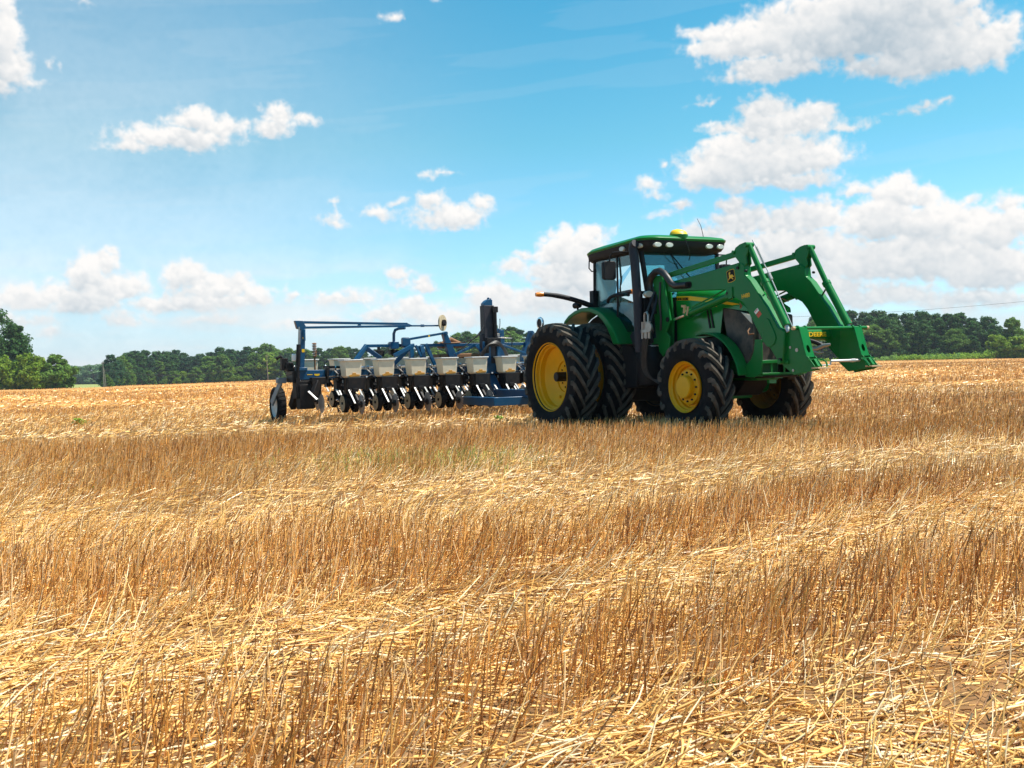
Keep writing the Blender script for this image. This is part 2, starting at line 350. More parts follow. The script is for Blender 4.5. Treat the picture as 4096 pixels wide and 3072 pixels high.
# ------------------------------------------------------------------ terrain
# far ground level by viewing direction: u = x / y of the line of sight, distance and level of the field's edge
_ex = [(-200, 1566, 230), (150, 1562, 235), (260, 1558, 280), (425, 1554, 310), (520, 1546, 380), (700, 1539, 400), (1100, 1520, 400), (1500, 1500, 380), (2000, 1480, 350), (2600, 1462, 330), (3300, 1446, 315), (3520, 1443, 310), (4096, 1433, 300), (4400, 1428, 300)]
_eu, _ez, _ed = [], [], []
for a_, b_, d_ in _ex:
    p_ = pix_at(a_, b_, d_); _eu.append(p_[0] / p_[1]); _ez.append(p_[2]); _ed.append(d_)
def edge_at(u): return np.interp(u, _eu, _ez), np.interp(u, _eu, _ed)
def terrain(x, y):
    x = np.asarray(x, float); y = np.asarray(y, float)
    yy = np.maximum(y, 1.0); u = np.clip(x / yy, -1.2, 1.2); z1, d1 = edge_at(u)
    t = np.clip((y - 34) / (d1 - 34), 0, None)
    tt = np.where(t < 1, t * t * (1.6 - .6 * t), 1 + (t - 1) * .25)
    z = z1 * tt
    n = (fbm(x / 38 + 50, y / 30 + 50, 5, 3) - .5) * 1.0
    return z + n * sstep(45, 110, y) * .7 * (1 - sstep(.75, 1.0, t)) + (fbm(x / 3.0 + 80, y / 3.0 + 80, 15, 3) - .5) * .07 * (1 - sstep(25, 60, y))

# ------------------------------------------------------------------ tractor
tr = empty('tractor', (TX, TY, 0), -TA)
tag(tr, 'large green tractor with yellow wheels, dual rear tyres and a front loader frame', 'tractor')
WB = 2.925
def tyre(R, w, rim, lugs, lag, so, lug_w=.062):
    """bar-lug farm tyre about the y axis at the origin; so = +1 when the outer side is +y"""
    m = MB()
    h = w / 2
    half = [(rim - .012, .78), (rim + .05, .90), (rim + .13, .985), ((R + rim) / 2, 1.0), (R - .17, .985), (R - .11, .94), (R - .062, .84), (R - .052, .45), (R - .05, 0)]
    prof = [(r, -k * h) for r, k in half] + [(r, k * h) for r, k in half[-2::-1]] + [(rim - .03, 0)]
    m.lathe(prof, n=72, closed=True)
    for s in (-1, 1):
        for k in range(lugs):
            a0 = 2 * math.pi * (k + (.5 if s > 0 else 0)) / lugs
            secs = []
            for t, hh, wd in ((-.06, R - .004, 1.0), (.25, R, 1.0), (.6, R - .004, 1.08), (.93, R - .022, 1.25), (1.03, R - .075, 1.35), (1.035, R - .16, 1.2)):
                y = s * h * t * .985; a = a0 + lag * (max(t, 0) ** .9); lo = hh - .075 if t < .95 else hh - .02
                da = lug_w * wd / 2 / R
                yi = y if t < .95 else y - s * .055
                secs.append(((a - da * 1.25, lo, yi), (a + da * 1.25, lo, yi), (a + da * .8, hh, y), (a - da * .8, hh, y)))
            vs = [(r * math.cos(a), y, r * math.sin(a)) for sc in secs for a, r, y in sc]; nS = len(secs)
            fs = [(i * 4 + j, i * 4 + (j + 1) % 4, i * 4 + 4 + (j + 1) % 4, i * 4 + 4 + j) for i in range(nS - 1) for j in range(4)] + [(3, 2, 1, 0), tuple(range(nS * 4 - 4, nS * 4))]
            m.add(vs, fs)
    m.n_car = 72 * len(prof)
    return m
def finish_tyre(m, w):
    o = m.build('tyre', 'rubber', w, smooth=25); me = o.data; me.materials.append(MATS['dusty_tread'])
    for p in me.polygons:
        if p.vertices[0] >= m.n_car: p.material_index = 1
    return o
def bolts(m, n, r, y0, y1, rad=.016, ph=0.0):
    for k in range(n):
        a = 2 * math.pi * k / n + ph; m.cyl((r * math.cos(a), y0, r * math.sin(a)), (r * math.cos(a), y1, r * math.sin(a)), rad, 8)
def each_bolt(w, n, r, y0, y1, rad):
    for k in range(n):
        a = 2 * math.pi * k / n; m = MB(); m.cyl((r * math.cos(a), y0, r * math.sin(a)), (r * math.cos(a), y1, r * math.sin(a)), rad, 8); m.build('wheel_bolt', 'black_steel', w)
def rear_wheel(y, so, outer):
    c = (0, y, .91); lip = .228
    # disc (dished towards the axle), with its hub
    m = MB(); d = lambda k: so * (lip - k)
    if outer:
        m.lathe([(.50, d(.215)), (.44, d(.245)), (.31, d(.315)), (.285, d(.318)), (.275, d(.345)), (.13, d(.375)), (.0, d(.375))], n=48)
    else:
        m.lathe([(.50, d(.20)), (.30, d(.14)), (.0, d(.14))], n=40)
    bolts(m, 10, .20, d(.37), d(.335), .015)
    m.box((.18 * math.cos(2.2), d(.255), .40 * -.9), (.05, .02, .05))
    w = m.build('rear_wheel', 'yellow_paint', tr); w.location = c
    rim = MB(); L = lip
    rim.lathe([(.618, so * L), (.612, so * (L + .008)), (.600, so * (L - .004)), (.592, so * (L - .03)), (.566, so * (L - .045)), (.560, so * (L - .095)), (.538, so * (L - .115)), (.530, so * (L - .20)), (.500, so * (L - .215)),
               (.52, so * (L - .30)), (.56, so * (-L + .09)), (.60, so * (-L + .01)), (.618, so * -L), (.585, so * (-L + .05)), (.585, so * (L - .05))], n=64, closed=True)
    rim.build('rim', 'yellow_paint' if outer else 'muddy_shaded_yellow', w)
    finish_tyre(tyre(.965, .54, .60, 21, .46, so, .088), w)
    if outer:
        a = MB(); a.cyl((0, d(.43), 0), (0, d(.275), 0), .036, 14); a.cyl((0, d(.38), 0), (0, d(.36), 0), .095, 20)
        a.build('axle_end', 'rust', w)
        each_bolt(w, 10, .20, d(.37), d(.345), .017); b = MB(); b.cyl((.20, d(.29), -.36), (.20, d(.255), -.37), .024, 10); b.build('valve_hole', 'black_steel', w)
    return w
for so in (-1, 1):
    rear_wheel(so * .765, so, False); rear_wheel(so * 1.52, so, True)
def front_wheel(so):
    c = (WB, so * .795, .722); lip = .205
    m = MB(); d = lambda k: so * (lip - k)
    m.lathe([(.335, d(.16)), (.285, d(.155)), (.275, d(.075)), (.262, d(.068)), (.20, d(.068))], n=48)
    m.lathe([(.20, d(.068)), (.182, d(.062)), (.178, d(-.02)), (.165, d(-.035)), (.0, d(-.04))], n=40)
    bolts(m, 24, .312, d(.162), d(.152), .006); YM = 'yellow_paint' if so < 0 else 'dirty_shaded_yellow'; w = m.build('front_wheel', YM, tr); w.location = c
    rim = MB(); L = lip
    rim.lathe([(.407, so * L), (.402, so * (L + .007)), (.392, so * (L - .004)), (.385, so * (L - .03)), (.362, so * (L - .045)), (.358, so * (L - .085)), (.335, so * (L - .105)), (.330, so * (L - .17)), (.285, so * (L - .175)), (.285, so * (L - .20)), (.345, so * (L - .21)),
               (.36, so * (-L + .06)), (.392, so * (-L + .01)), (.405, so * -L), (.375, so * (-L + .04)), (.37, so * (L - .04))], n=64, closed=True)
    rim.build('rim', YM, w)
    finish_tyre(tyre(.765, .42, .40, 18, .50, so, .078), w)
    each_bolt(w, 12, .226, d(.07), d(.045), .0155)
for so in (-1, 1): front_wheel(so)

# chassis, axles, engine
m = MB(); m.bx(-.55, 1.2, -.34, .34, .62, 1.30); m.bx(1.2, 3.1, -.27, .27, .66, 1.40); m.cyl((0, -1.62, .91), (0, 1.62, .91), .085, 16); m.cyl((0, -.62, .91), (0, .62, .91), .20, 20); m.bx(.2, 2.5, -.20, .20, .44, .66)
m.bx(1.75, 3.1, -.36, .36, 1.1, 1.5); m.bx(-.9, -.5, -.2, .2, .5, .8); m.beam((-.4, -.42, .85), (-1.1, -.42, .55), .06, .1); m.beam((-.4, .42, .85), (-1.1, .42, .55), .06, .1)
m.bx(-.6, -.1, -.30, .30, 1.25, 1.62)
m.build('chassis', 'black_steel', tr, bevel=.012)
m = MB(); m.beam((WB, -.60, .70), (WB, .60, .70), .22, .20); m.box((WB, 0, .66), (.36, .44, .30)); m.cyl((WB, -.62, .72), (WB, -.45, .72), .14, 20); m.cyl((WB, .45, .72), (WB, .62, .72), .14, 20)
m.bx(2.75, 3.72, -.22, .22, .80, 1.12); m.build('front_axle', 'green_paint', tr, bevel=.02)
m = MB(); m.bx(3.1, 4.0, -.36, .36, .84, .90); m.build('front_frame', 'black_steel', tr, bevel=.02)
m = MB(); m.prism(rrect(.35, .83, .70, 1.40, .05), -.78, -.42); m.build('tool_box', 'black_plastic', tr, bevel=.015)
m = MB(); m.prism(rrect(.40, .60, .93, 1.16, .02), -.795, -.77); m.bx(.45, .78, -.80, -.775, .80, .84); m.build('step_plate', 'black_steel', tr, bevel=.004)
m = MB(); m.prism([(.85, .68), (1.28, .70), (1.30, 1.24), (1.12, 1.43), (.85, 1.43)], -.76, -.40); m.build('battery_box', 'black_plastic', tr, bevel=.02)
m = MB(); m.prism(rrect(.3, 1.35, .62, 1.42, .08), .40, .82); m.build('fuel_tank', 'black_plastic', tr, bevel=.02)
m = MB(); m.tube([(1.50, -.62, .74), (1.50, -.62, .82), (1.50, -.62, 1.10), (1.50, -.62, 1.16), (1.50, -.62, 1.22), (1.50, -.62, 1.40)], [.20, .235, .235, .25, .235, .20], 24); m.build('air_tank', 'black_plastic', tr)
m = MB(); m.beam((1.30, -.62, 1.415), (1.70, -.62, 1.40), .2, .02); m.build('tank_cap', 'white_label', tr)

# hood with its yellow stripe
def hood_top(x): return float(np.interp(x, [1.90, 2.4, 2.9, 3.3, 3.6, 3.80, 3.90], [2.36, 2.35, 2.31, 2.25, 2.16, 2.04, 1.93]))
def hood_half(x): return float(np.interp(x, [1.90, 3.0, 3.6, 3.9], [.44, .43, .385, .33]))
def stripe(x): return float(np.interp(x, [1.95, 2.4, 3.0, 3.54, 3.9], [2.215, 2.185, 2.10, 1.985, 1.86]))
def low(x): return float(np.interp(x, [1.9, 3.14, 3.2, 3.9], [1.46, 1.52, 1.95, 1.83]))
xs = [2.03 + k * (3.90 - 2.03) / 24 for k in range(25)]
def sect(x):
    w = hood_half(x); t = hood_top(x); s = stripe(x) + .012
    return [(w, low(x)), (w, (low(x) + s) / 2), (w, s), (w - .012, s + .035), (w - .05, s + (t - s) * .55), (w - .14, t - .035), (w * .45, t - .006), (0, t)]
m = MB(); rows = []
for x in xs:
    h = sect(x); rows.append([(x, -a, b) for a, b in h] + [(x, a, b) for a, b in h[-2::-1]])
n = len(rows[0]); m.add([p for r in rows for p in r], [(i * n + k, i * n + k + 1, (i + 1) * n + k + 1, (i + 1) * n + k) for i in range(len(rows) - 1) for k in range(n - 1)] + [tuple(range(n - 1, -1, -1)), tuple(range((len(rows) - 1) * n, len(rows) * n))])
hood = m.build('hood', 'green_hood', tr, smooth=38)
m = MB(); pts = []
for sgn in (-1, 1):
    vs = []; fs = []
    xx = [2.035 + k * (3.55 - 2.035) / 20 for k in range(21)]
    for i, x in enumerate(xx):
        w = hood_half(x) + .004; hh = float(np.interp(x, [1.96, 3.0, 3.4, 3.55], [.072, .062, .04, .003])); vs += [(x, sgn * w, stripe(x)), (x, sgn * w, stripe(x) - hh), (x, sgn * (w - .008), stripe(x) - hh), (x, sgn * (w - .008), stripe(x))]
    for i in range(20): fs += [(i * 4 + j, i * 4 + (j + 1) % 4, i * 4 + 4 + (j + 1) % 4, i * 4 + 4 + j) for j in range(4)]
    m.add(vs, fs)
m.build('hood_stripe', 'yellow_decal', hood, smooth=0)
lettering('hood_lettering', 'JOHN DEERE', .062, (2.035, -.4455, 2.142), (1, 0, -.055), (.055, 0, 1), 'black_decal', hood, .003, .001, .92)
lettering('model_lettering', '30 R', .055, (2.98, -.437, 1.975), (1, 0, -.05), (.05, 0, 1), 'yellow_decal', hood, .003, .001, .9)
# vents in the hood's side and the dark side screens, nose
for sg in (-1, 1):
    for x0 in (2.815, 2.895): m = MB(); m.prism([(x0, 1.94), (x0 + .035, 1.94), (x0 + .105, 1.64), (x0 + .065, 1.64)], sg * .4325, sg * .4445); m.build('side_vent', 'black_plastic', hood, smooth=0)
m = MB()
for sg in (-1, 1): m.prism([(3.16, 1.955), (3.35, 1.925), (3.60, 1.87), (3.86, 1.80), (3.88, 1.30), (3.76, 1.06), (3.50, 1.10), (3.26, 1.46)], sg * .30, sg * .405)
m.prism([(-.33, 1.08), (.33, 1.08), (.32, 1.80), (-.32, 1.80)], 3.60, 3.895, 'x')
m.build('grille', 'dark_grille', tr, bevel=.015)
for sg in (-1, 1): m = MB(); m.prism([(3.60, 1.86), (3.84, 1.795), (3.86, 1.66), (3.80, 1.70)], sg * .36, sg * .412); m.build('headlight', 'lamp_lens', tr, bevel=.01)
m = MB(); m.bx(1.80, 2.03, -.415, .415, 1.3, 2.20); m.build('bulkhead', 'black_plastic', tr)
# front mudguards
def fender_front(sg):
    m = MB(); prof = []
    for k in range(15):
        a = math.radians(104 - 92 * k / 14); R_ = .855
        prof.append((WB + .02 + R_ * math.cos(a), .715 + R_ * math.sin(a)))
    outer = prof; inner = [(WB + .02 + (x - WB - .02) * .965, .715 + (z - .715) * .965) for x, z in prof]
    m.prism(outer + inner[::-1], sg * .42, sg * .62)
    return m.build('front_fender', 'green_paint', tr, bevel=.01)
fender_front(-1); fender_front(1)
# rear mudguards
for sg in (-1, 1):
    o_ = [(-.66, 1.86), (-.60, 1.94), (-.45, 2.03), (-.24, 2.10), (.0, 2.14), (.30, 2.135), (.52, 2.09), (.70, 2.01), (.86, 1.90), (1.00, 1.76), (1.13, 1.60), (1.22, 1.45)]
    i_ = [(1.02, 1.45), (.94, 1.60), (.83, 1.75), (.70, 1.87), (.54, 1.97), (.30, 2.045), (.0, 2.06), (-.24, 2.02), (-.45, 1.95), (-.58, 1.88)]
    m = MB(); m.prism(o_ + i_, sg * .55, sg * 1.06); m.build('rear_fender', 'green_paint', tr, bevel=.02)
    m = MB(); m.prism([(-.55, 1.30), (-.56, 1.88)] + i_[:0] + [(-.40, 1.96), (-.2, 2.02), (.0, 2.05), (.3, 2.04), (.53, 1.965), (.70, 1.865), (.83, 1.745), (.94, 1.595), (1.02, 1.30)], sg * .50, sg * .56); m.build('fender_liner', 'black_plastic', tr)

# cab: floor, pillars, glass, roof, seat
m = MB(); m.bx(.0, 1.66, -.72, .72, 1.36, 1.50); m.prism([(.95, 1.42), (1.64, 1.42), (1.64, 1.70), (1.20, 1.66)], -.78, -.70); m.prism([(.95, 1.42), (1.64, 1.42), (1.64, 1.70), (1.20, 1.66)], .70, .78)
cab = m.build('cab', 'cab_dark', tr, bevel=.02)
m = MB()
for sg in (-1, 1):
    m.tube([(.02, sg * .77, 2.10), (.10, sg * .80, 2.98)], .028, 8)
    m.tube([(1.66, sg * .70, 1.45), (1.66, sg * .74, 2.2), (1.56, sg * .80, 3.0)], [.05, .045, .045], 8)
    m.tube([(.02, sg * .77, 2.10), (.45, sg * .80, 2.06), (.80, sg * .80, 1.90), (1.05, sg * .79, 1.62), (1.10, sg * .78, 1.46)], .03, 8)
    m.tube([(.80, sg * .80, 1.90), (.86, sg * .82, 2.3), (.86, sg * .82, 2.98)], .018, 6)
m.tube([(.02, -.77, 2.10), (.02, .77, 2.10)], .03, 8)
m.build('cab_frame', 'black_plastic', cab)
def pane(name, quad, th=.006):
    q = [Vector(p) for p in quad]; nrm = (q[1] - q[0]).cross(q[2] - q[0]).normalized() * th; n = len(q)
    m = MB(); m.add(q + [p + nrm for p in q], [tuple(range(n)), tuple(range(2 * n - 1, n - 1, -1))] + [(i, (i + 1) % n, n + (i + 1) % n, n + i) for i in range(n)])
    return m.build(name, 'cab_glass', cab, smooth=0)
for sg in (-1, 1):
    pane('side_window', [(.03, sg * .775, 2.12), (.45, sg * .80, 2.09), (.80, sg * .81, 1.93), (1.05, sg * .80, 1.66), (1.64, sg * .75, 1.66), (1.65, sg * .75, 2.2), (1.55, sg * .80, 2.98), (.10, sg * .80, 2.96)])
pane('windscreen', [(1.665, -.68, 1.62), (1.665, .68, 1.62), (1.665, .71, 2.2), (1.575, .77, 2.98), (1.575, -.77, 2.98), (1.665, -.71, 2.2)])
pane('rear_window', [(.03, .74, 2.12), (.03, -.74, 2.12), (.10, -.77, 2.95), (.10, .77, 2.95)])
# roof: loft of rounded outlines, lower band dark
def roof_loft(levels, name, material, par):
    m = MB(); n = 0
    for z0, x0, x1, hw, sl in levels:
        poly = rrect(x0, x1, -hw, hw, .26, 6); n = len(poly)
        m.v += [(x, y, z0 + sl * (float(np.interp(x, [-.2, .25, .9, 1.9], [-.115, -.03, .03, .0])))) for x, y in poly]
    for i in range(len(levels) - 1): m.f += [(i * n + k, i * n + (k + 1) % n, (i + 1) * n + (k + 1) % n, (i + 1) * n + k) for k in range(n)]
    m.f += [tuple(range(n - 1, -1, -1)), tuple(range((len(levels) - 1) * n, len(levels) * n))]
    return m.build(name, material, par, smooth=40)
roof = roof_loft([(3.165, -.16, 1.86, .90, 1), (3.20, -.17, 1.87, .91, 1), (3.235, -.12, 1.84, .87, 1), (3.262, .02, 1.72, .74, 1), (3.272, .3, 1.5, .50, 1)], 'roof', 'green_paint', tr)
roof_loft([(2.985, .0, 1.70, .80, .3), (3.02, -.10, 1.80, .86, .7), (3.08, -.15, 1.84, .885, .9), (3.16, -.155, 1.85, .893, 1)], 'roof_underside', 'black_plastic', roof)
m = MB(); m.bx(.12, 1.56, -.74, .74, 2.94, 2.98); m.build('headliner', 'cab_lining', cab)
m = MB(); m.bx(.11, .5, -.78, -.74, 2.80, 2.95); m.bx(.11, 1.5, .74, .78, 2.82, 2.95); m.bx(1.50, 1.56, -.72, .72, 2.80, 2.95); m.build('visor_trim', 'cab_lining', cab)
lens = lambda c, rx, rz, ax: MB().prism(circle2(c[0], c[1], rx, 16, rz), *ax)
for x in (1.30, ): pass
for px_, py_ in ((1.14, -.897), (1.62, -.87)):
    m = MB(); m.prism(circle2(px_, 3.085, .078, 16, .042), py_ - .014, py_ + .04); m.build('roof_light', 'lamp_lens', roof, bevel=.006)
for yy in (-.66, -.42, .42, .66):
    m = MB(); m.prism(circle2(yy, 3.085, .075, 16, .040), 1.80, 1.862, 'x'); m.build('roof_light', 'lamp_lens', roof, bevel=.006)
m = MB(); m.cyl((1.72, -.13, 3.20), (1.72, -.13, 3.28), .155, 24, .165); m.build('receiver_base', 'green_paint', roof, bevel=.01)
m = MB(); m.tube([(1.72, -.13, 3.275), (1.72, -.13, 3.32), (1.725, -.13, 3.355), (1.73, -.13, 3.375)], [.155, .14, .105, .03], 24)
m.build('receiver_dome', 'yellow_decal', roof, smooth=60)
m = MB(); m.tube([(1.74, .40, 3.18), (1.71, .40, 3.30), (1.66, .40, 3.46), (1.56, .40, 3.60)], [.007, .006, .005, .004], 5); m.build('antenna', 'black_steel', roof)
m = MB(); m.tube(bez((1.50, -.85, 3.06), (1.6, -.9, 3.18), (1.70, -.5, 3.25), (1.74, -.3, 3.22), 8), .009, 5); m.tube(bez((1.86, -.1, 3.20), (1.95, -.1, 3.05), (1.9, 0, 2.9), (1.75, .05, 2.85), 8), .008, 5); m.build('receiver_cable', 'hose', roof)
m = MB(); m.tube([(-.02, -.84, 3.0), (.0, -.86, 2.86), (.06, -.84, 2.80), (.12, -.81, 2.80)], .012, 6); m.build('roof_handle', 'black_steel', roof); m = MB(); m.tube([(-.02, .84, 3.0), (.0, .86, 2.86), (.06, .84, 2.80), (.12, .81, 2.80)], .012, 6); m.build('roof_handle', 'black_steel', roof)
# seat, steering, operator console
m = MB(); m.prism(rrect(.42, .92, 1.86, 2.00, .05), -.27, .27); m.prism([(.40, 1.96), (.54, 1.98), (.44, 2.50), (.36, 2.56), (.26, 2.54), (.28, 2.46)], -.27, .27); m.prism(rrect(.24, .36, 2.56, 2.78, .04), -.15, .15); m.bx(.45, .85, -.2, .2, 1.5, 1.88)
m.build('seat', 'seat_cloth', cab, bevel=.03)
m = MB(); m.bx(.45, 1.05, -.52, -.33, 1.80, 2.12); m.prism(rrect(.8, 1.1, 2.12, 2.2, .03), -.50, -.36); m.box((1.22, -.42, 2.34), (.04, .26, .20)); m.bx(1.2, 1.24, -.43, -.41, 1.9, 2.3); m.build('console', 'cab_dark', cab, bevel=.01)
m = MB(); m.tube([(1.40, 0, 1.5), (1.36, 0, 2.0), (1.22, 0, 2.22)], [.10, .07, .045], 10); m.box((1.40, 0, 2.10), (.12, .34, .2)); m.build('steering_column', 'cab_dark', cab, bevel=.02)
m = MB(); R_ = Matrix.Rotation(math.radians(-38), 3, 'Y'); m.tube([Vector((1.20, 0, 2.26)) + R_ @ Vector((.19 * math.cos(a), .19 * math.sin(a), 0)) for a in [k * math.pi / 12 for k in range(25)]], .016, 6); m.beam((1.02, 0, 2.2), (1.38, 0, 2.32), .03, .02); m.build('steering_wheel', 'black_plastic', cab)
m = MB(); m.tube(bez((.05, -.3, 2.6), (.12, -.35, 2.5), (.10, -.1, 2.45), (.06, .1, 2.52), 8), .012, 5); m.tube(bez((.06, -.6, 2.2), (.10, -.5, 2.5), (.08, -.3, 2.3), (.10, -.25, 2.1), 8), .012, 5); m.tube([(.06, -.55, 2.7), (.06, -.1, 2.75)], .012, 5); m.build('cab_wiring', 'hose', cab)
m = MB(); m.tube([(1.585, -.2, 2.97), (1.70, .05, 2.62), (1.70, .30, 2.40)], .012, 5); m.build('wiper', 'black_plastic', cab)
# exhaust stack in front of the right cab pillar
m = MB(); c_ = [(1.65, -.95, 1.30), (1.65, -.95, 1.60), (1.645, -.95, 2.10), (1.59, -.95, 2.80), (1.57, -.95, 2.93), (1.545, -.95, 3.03), (1.56, -.95, 3.10), (1.62, -.95, 3.125)]
m.tube(c_, [.065, .075, .076, .078, .078, .078, .074, .068], 18, caps=True); m.build('exhaust_stack', 'exhaust_metal', tr, smooth=50)
m = MB(); m.beam((1.64, -.92, 2.3), (1.64, -.72, 2.3), .05, .05); m.beam((1.62, -.92, 1.7), (1.62, -.72, 1.7), .05, .05); m.beam((1.63, -.86, 1.7), (1.63, -.86, 2.3), .03, .03); m.build('exhaust_bracket', 'black_steel', tr)
# mirrors
for sg in (-1, 1):
    m = MB(); m.tube([(1.50, sg * .86, 2.99), (1.42, sg * 1.12, 3.0), (1.36, sg * 1.23, 2.99), (1.29, sg * 1.25, 2.93), (1.28, sg * 1.25, 2.84)], .013, 6); a = m.build('mirror_arm', 'black_steel', tr)
    m = MB(); m.prism(rrect(sg * 1.25 - .125, sg * 1.25 + .125, 2.54, 2.855, .05), 1.21, 1.29, 'x'); mo = m.build('mirror', 'black_plastic', a, bevel=.012)
    mo.location = (0, 0, 0)
# turn signal arms and lamps on the mudguards
for sg in (-1,):
    m = MB(); m.tube(bez((.06, sg * .80, 2.15), (.0, sg * 1.15, 2.30), (-.05, sg * 1.5, 2.38), (-.10, sg * 1.78, 2.39), 10), [.05] * 3 + [.045] * 5 + [.04] * 3, 8); m.bx(-.02, .1, sg * .80 - .05, sg * .80 + .05, 2.05, 2.45); a = m.build('signal_arm', 'black_plastic', tr, smooth=50)
    m = MB(); m.tube([(-.10, sg * 1.78, 2.39), (-.105, sg * 1.84, 2.39), (-.11, sg * 1.92, 2.385)], [.043, .047, .035], 10); m.build('amber_lamp', 'amber_lens', a, smooth=50)
    m = MB(); m.tube([(-.20, sg * 1.0, 2.12), (-.20, sg * 1.0, 2.17)], .02, 6); m.tube([(-.33, sg * 1.0, 2.20), (-.30, sg * 1.0, 2.20), (-.18, sg * 1.0, 2.21), (-.13, sg * 1.0, 2.20)], [.03, .055, .06, .05], 12); m.build('fender_lamp', 'black_plastic', tr)
    m = MB(); m.tube(bez((.55, sg * .83, 2.22), (.65, sg * .87, 2.30), (.85, sg * .87, 2.34), (1.05, sg * .85, 2.30), 8), [.03] * 9, 8); m.build('door_handle', 'black_plastic', tr)
m = MB(); m.lathe([(.0, -.02), (.105, -.02), (.115, .0), (.105, .02), (.0, .03)], (-.9, -1.4, 1.915), 20); rr = m.build('rear_lamp', 'black_plastic', tr, off=(-.9, -1.4, 1.915)); m = MB(); m.lathe([(.085, -.024), (.112, -.022), (.118, -.004), (.10, -.004)], (-.9, -1.4, 1.915), 20, True); m.build('lamp_rim', 'chrome', rr, off=(-.9, -1.4, 1.915)).location = (0, 0, 0)
m = MB(); m.tube([(-.88, -1.36, 1.83), (-.7, -1.2, 1.75), (-.5, -.95, 1.78)], .015, 6); m.build('rear_lamp_arm', 'black_steel', tr)
# work lamp at the front pillar
m = MB(); m.prism(circle2(-.80, 2.265, .085, 16, .055), 1.70, 1.78, 'x'); m.build('work_lamp', 'lamp_lens', tr, bevel=.01)
m = MB(); m.bx(1.58, 1.70, -.86, -.74, 1.98, 2.21); m.bx(1.60, 1.74, -.84, -.70, 1.70, 1.98); m.build('lamp_bracket', 'black_plastic', tr, bevel=.01)
# hydraulic couplers and hoses on the right
m = MB(); m.tube([(1.80, -.93, 1.60), (1.80, -.93, 1.90), (1.815, -.93, 1.945), (1.87, -.93, 1.955), (1.905, -.93, 1.91), (1.90, -.93, 1.66)], .018, 8)
for i in range(4):
    m.cyl((1.73 + i * .055, -.93 + .02 * (i % 2), 1.52), (1.745 + i * .055, -.93 + .02 * (i % 2), 1.80), .024, 8)
m.prism(circle2(1.955, 1.70, .08, 14), -.965, -.935); m.bx(1.70, 1.95, -.96, -.90, 1.62, 1.67)
m.build('hydraulic_coupler', 'worn_steel', tr)
m = MB()
for i in range(4):
    m.tube(bez((1.74 + i * .05, -.93, 1.53), (1.70 + i * .03, -.94, 1.1), (1.50 + i * .05, -.94, .72), (2.25, -.60, .82 - i * .03), 16), .017, 6)
m.tube(bez((1.80, -.90, 1.9), (1.85, -.85, 2.1), (1.78, -.75, 2.2), (1.80, -.70, 2.3), 10), .025, 6)
m.tube(bez((1.90, -.88, 1.8), (1.92, -.82, 2.0), (1.86, -.72, 2.1), (1.82, -.68, 2.25), 10), .025, 6)
m.build('hydraulic_hose', 'hose', tr)

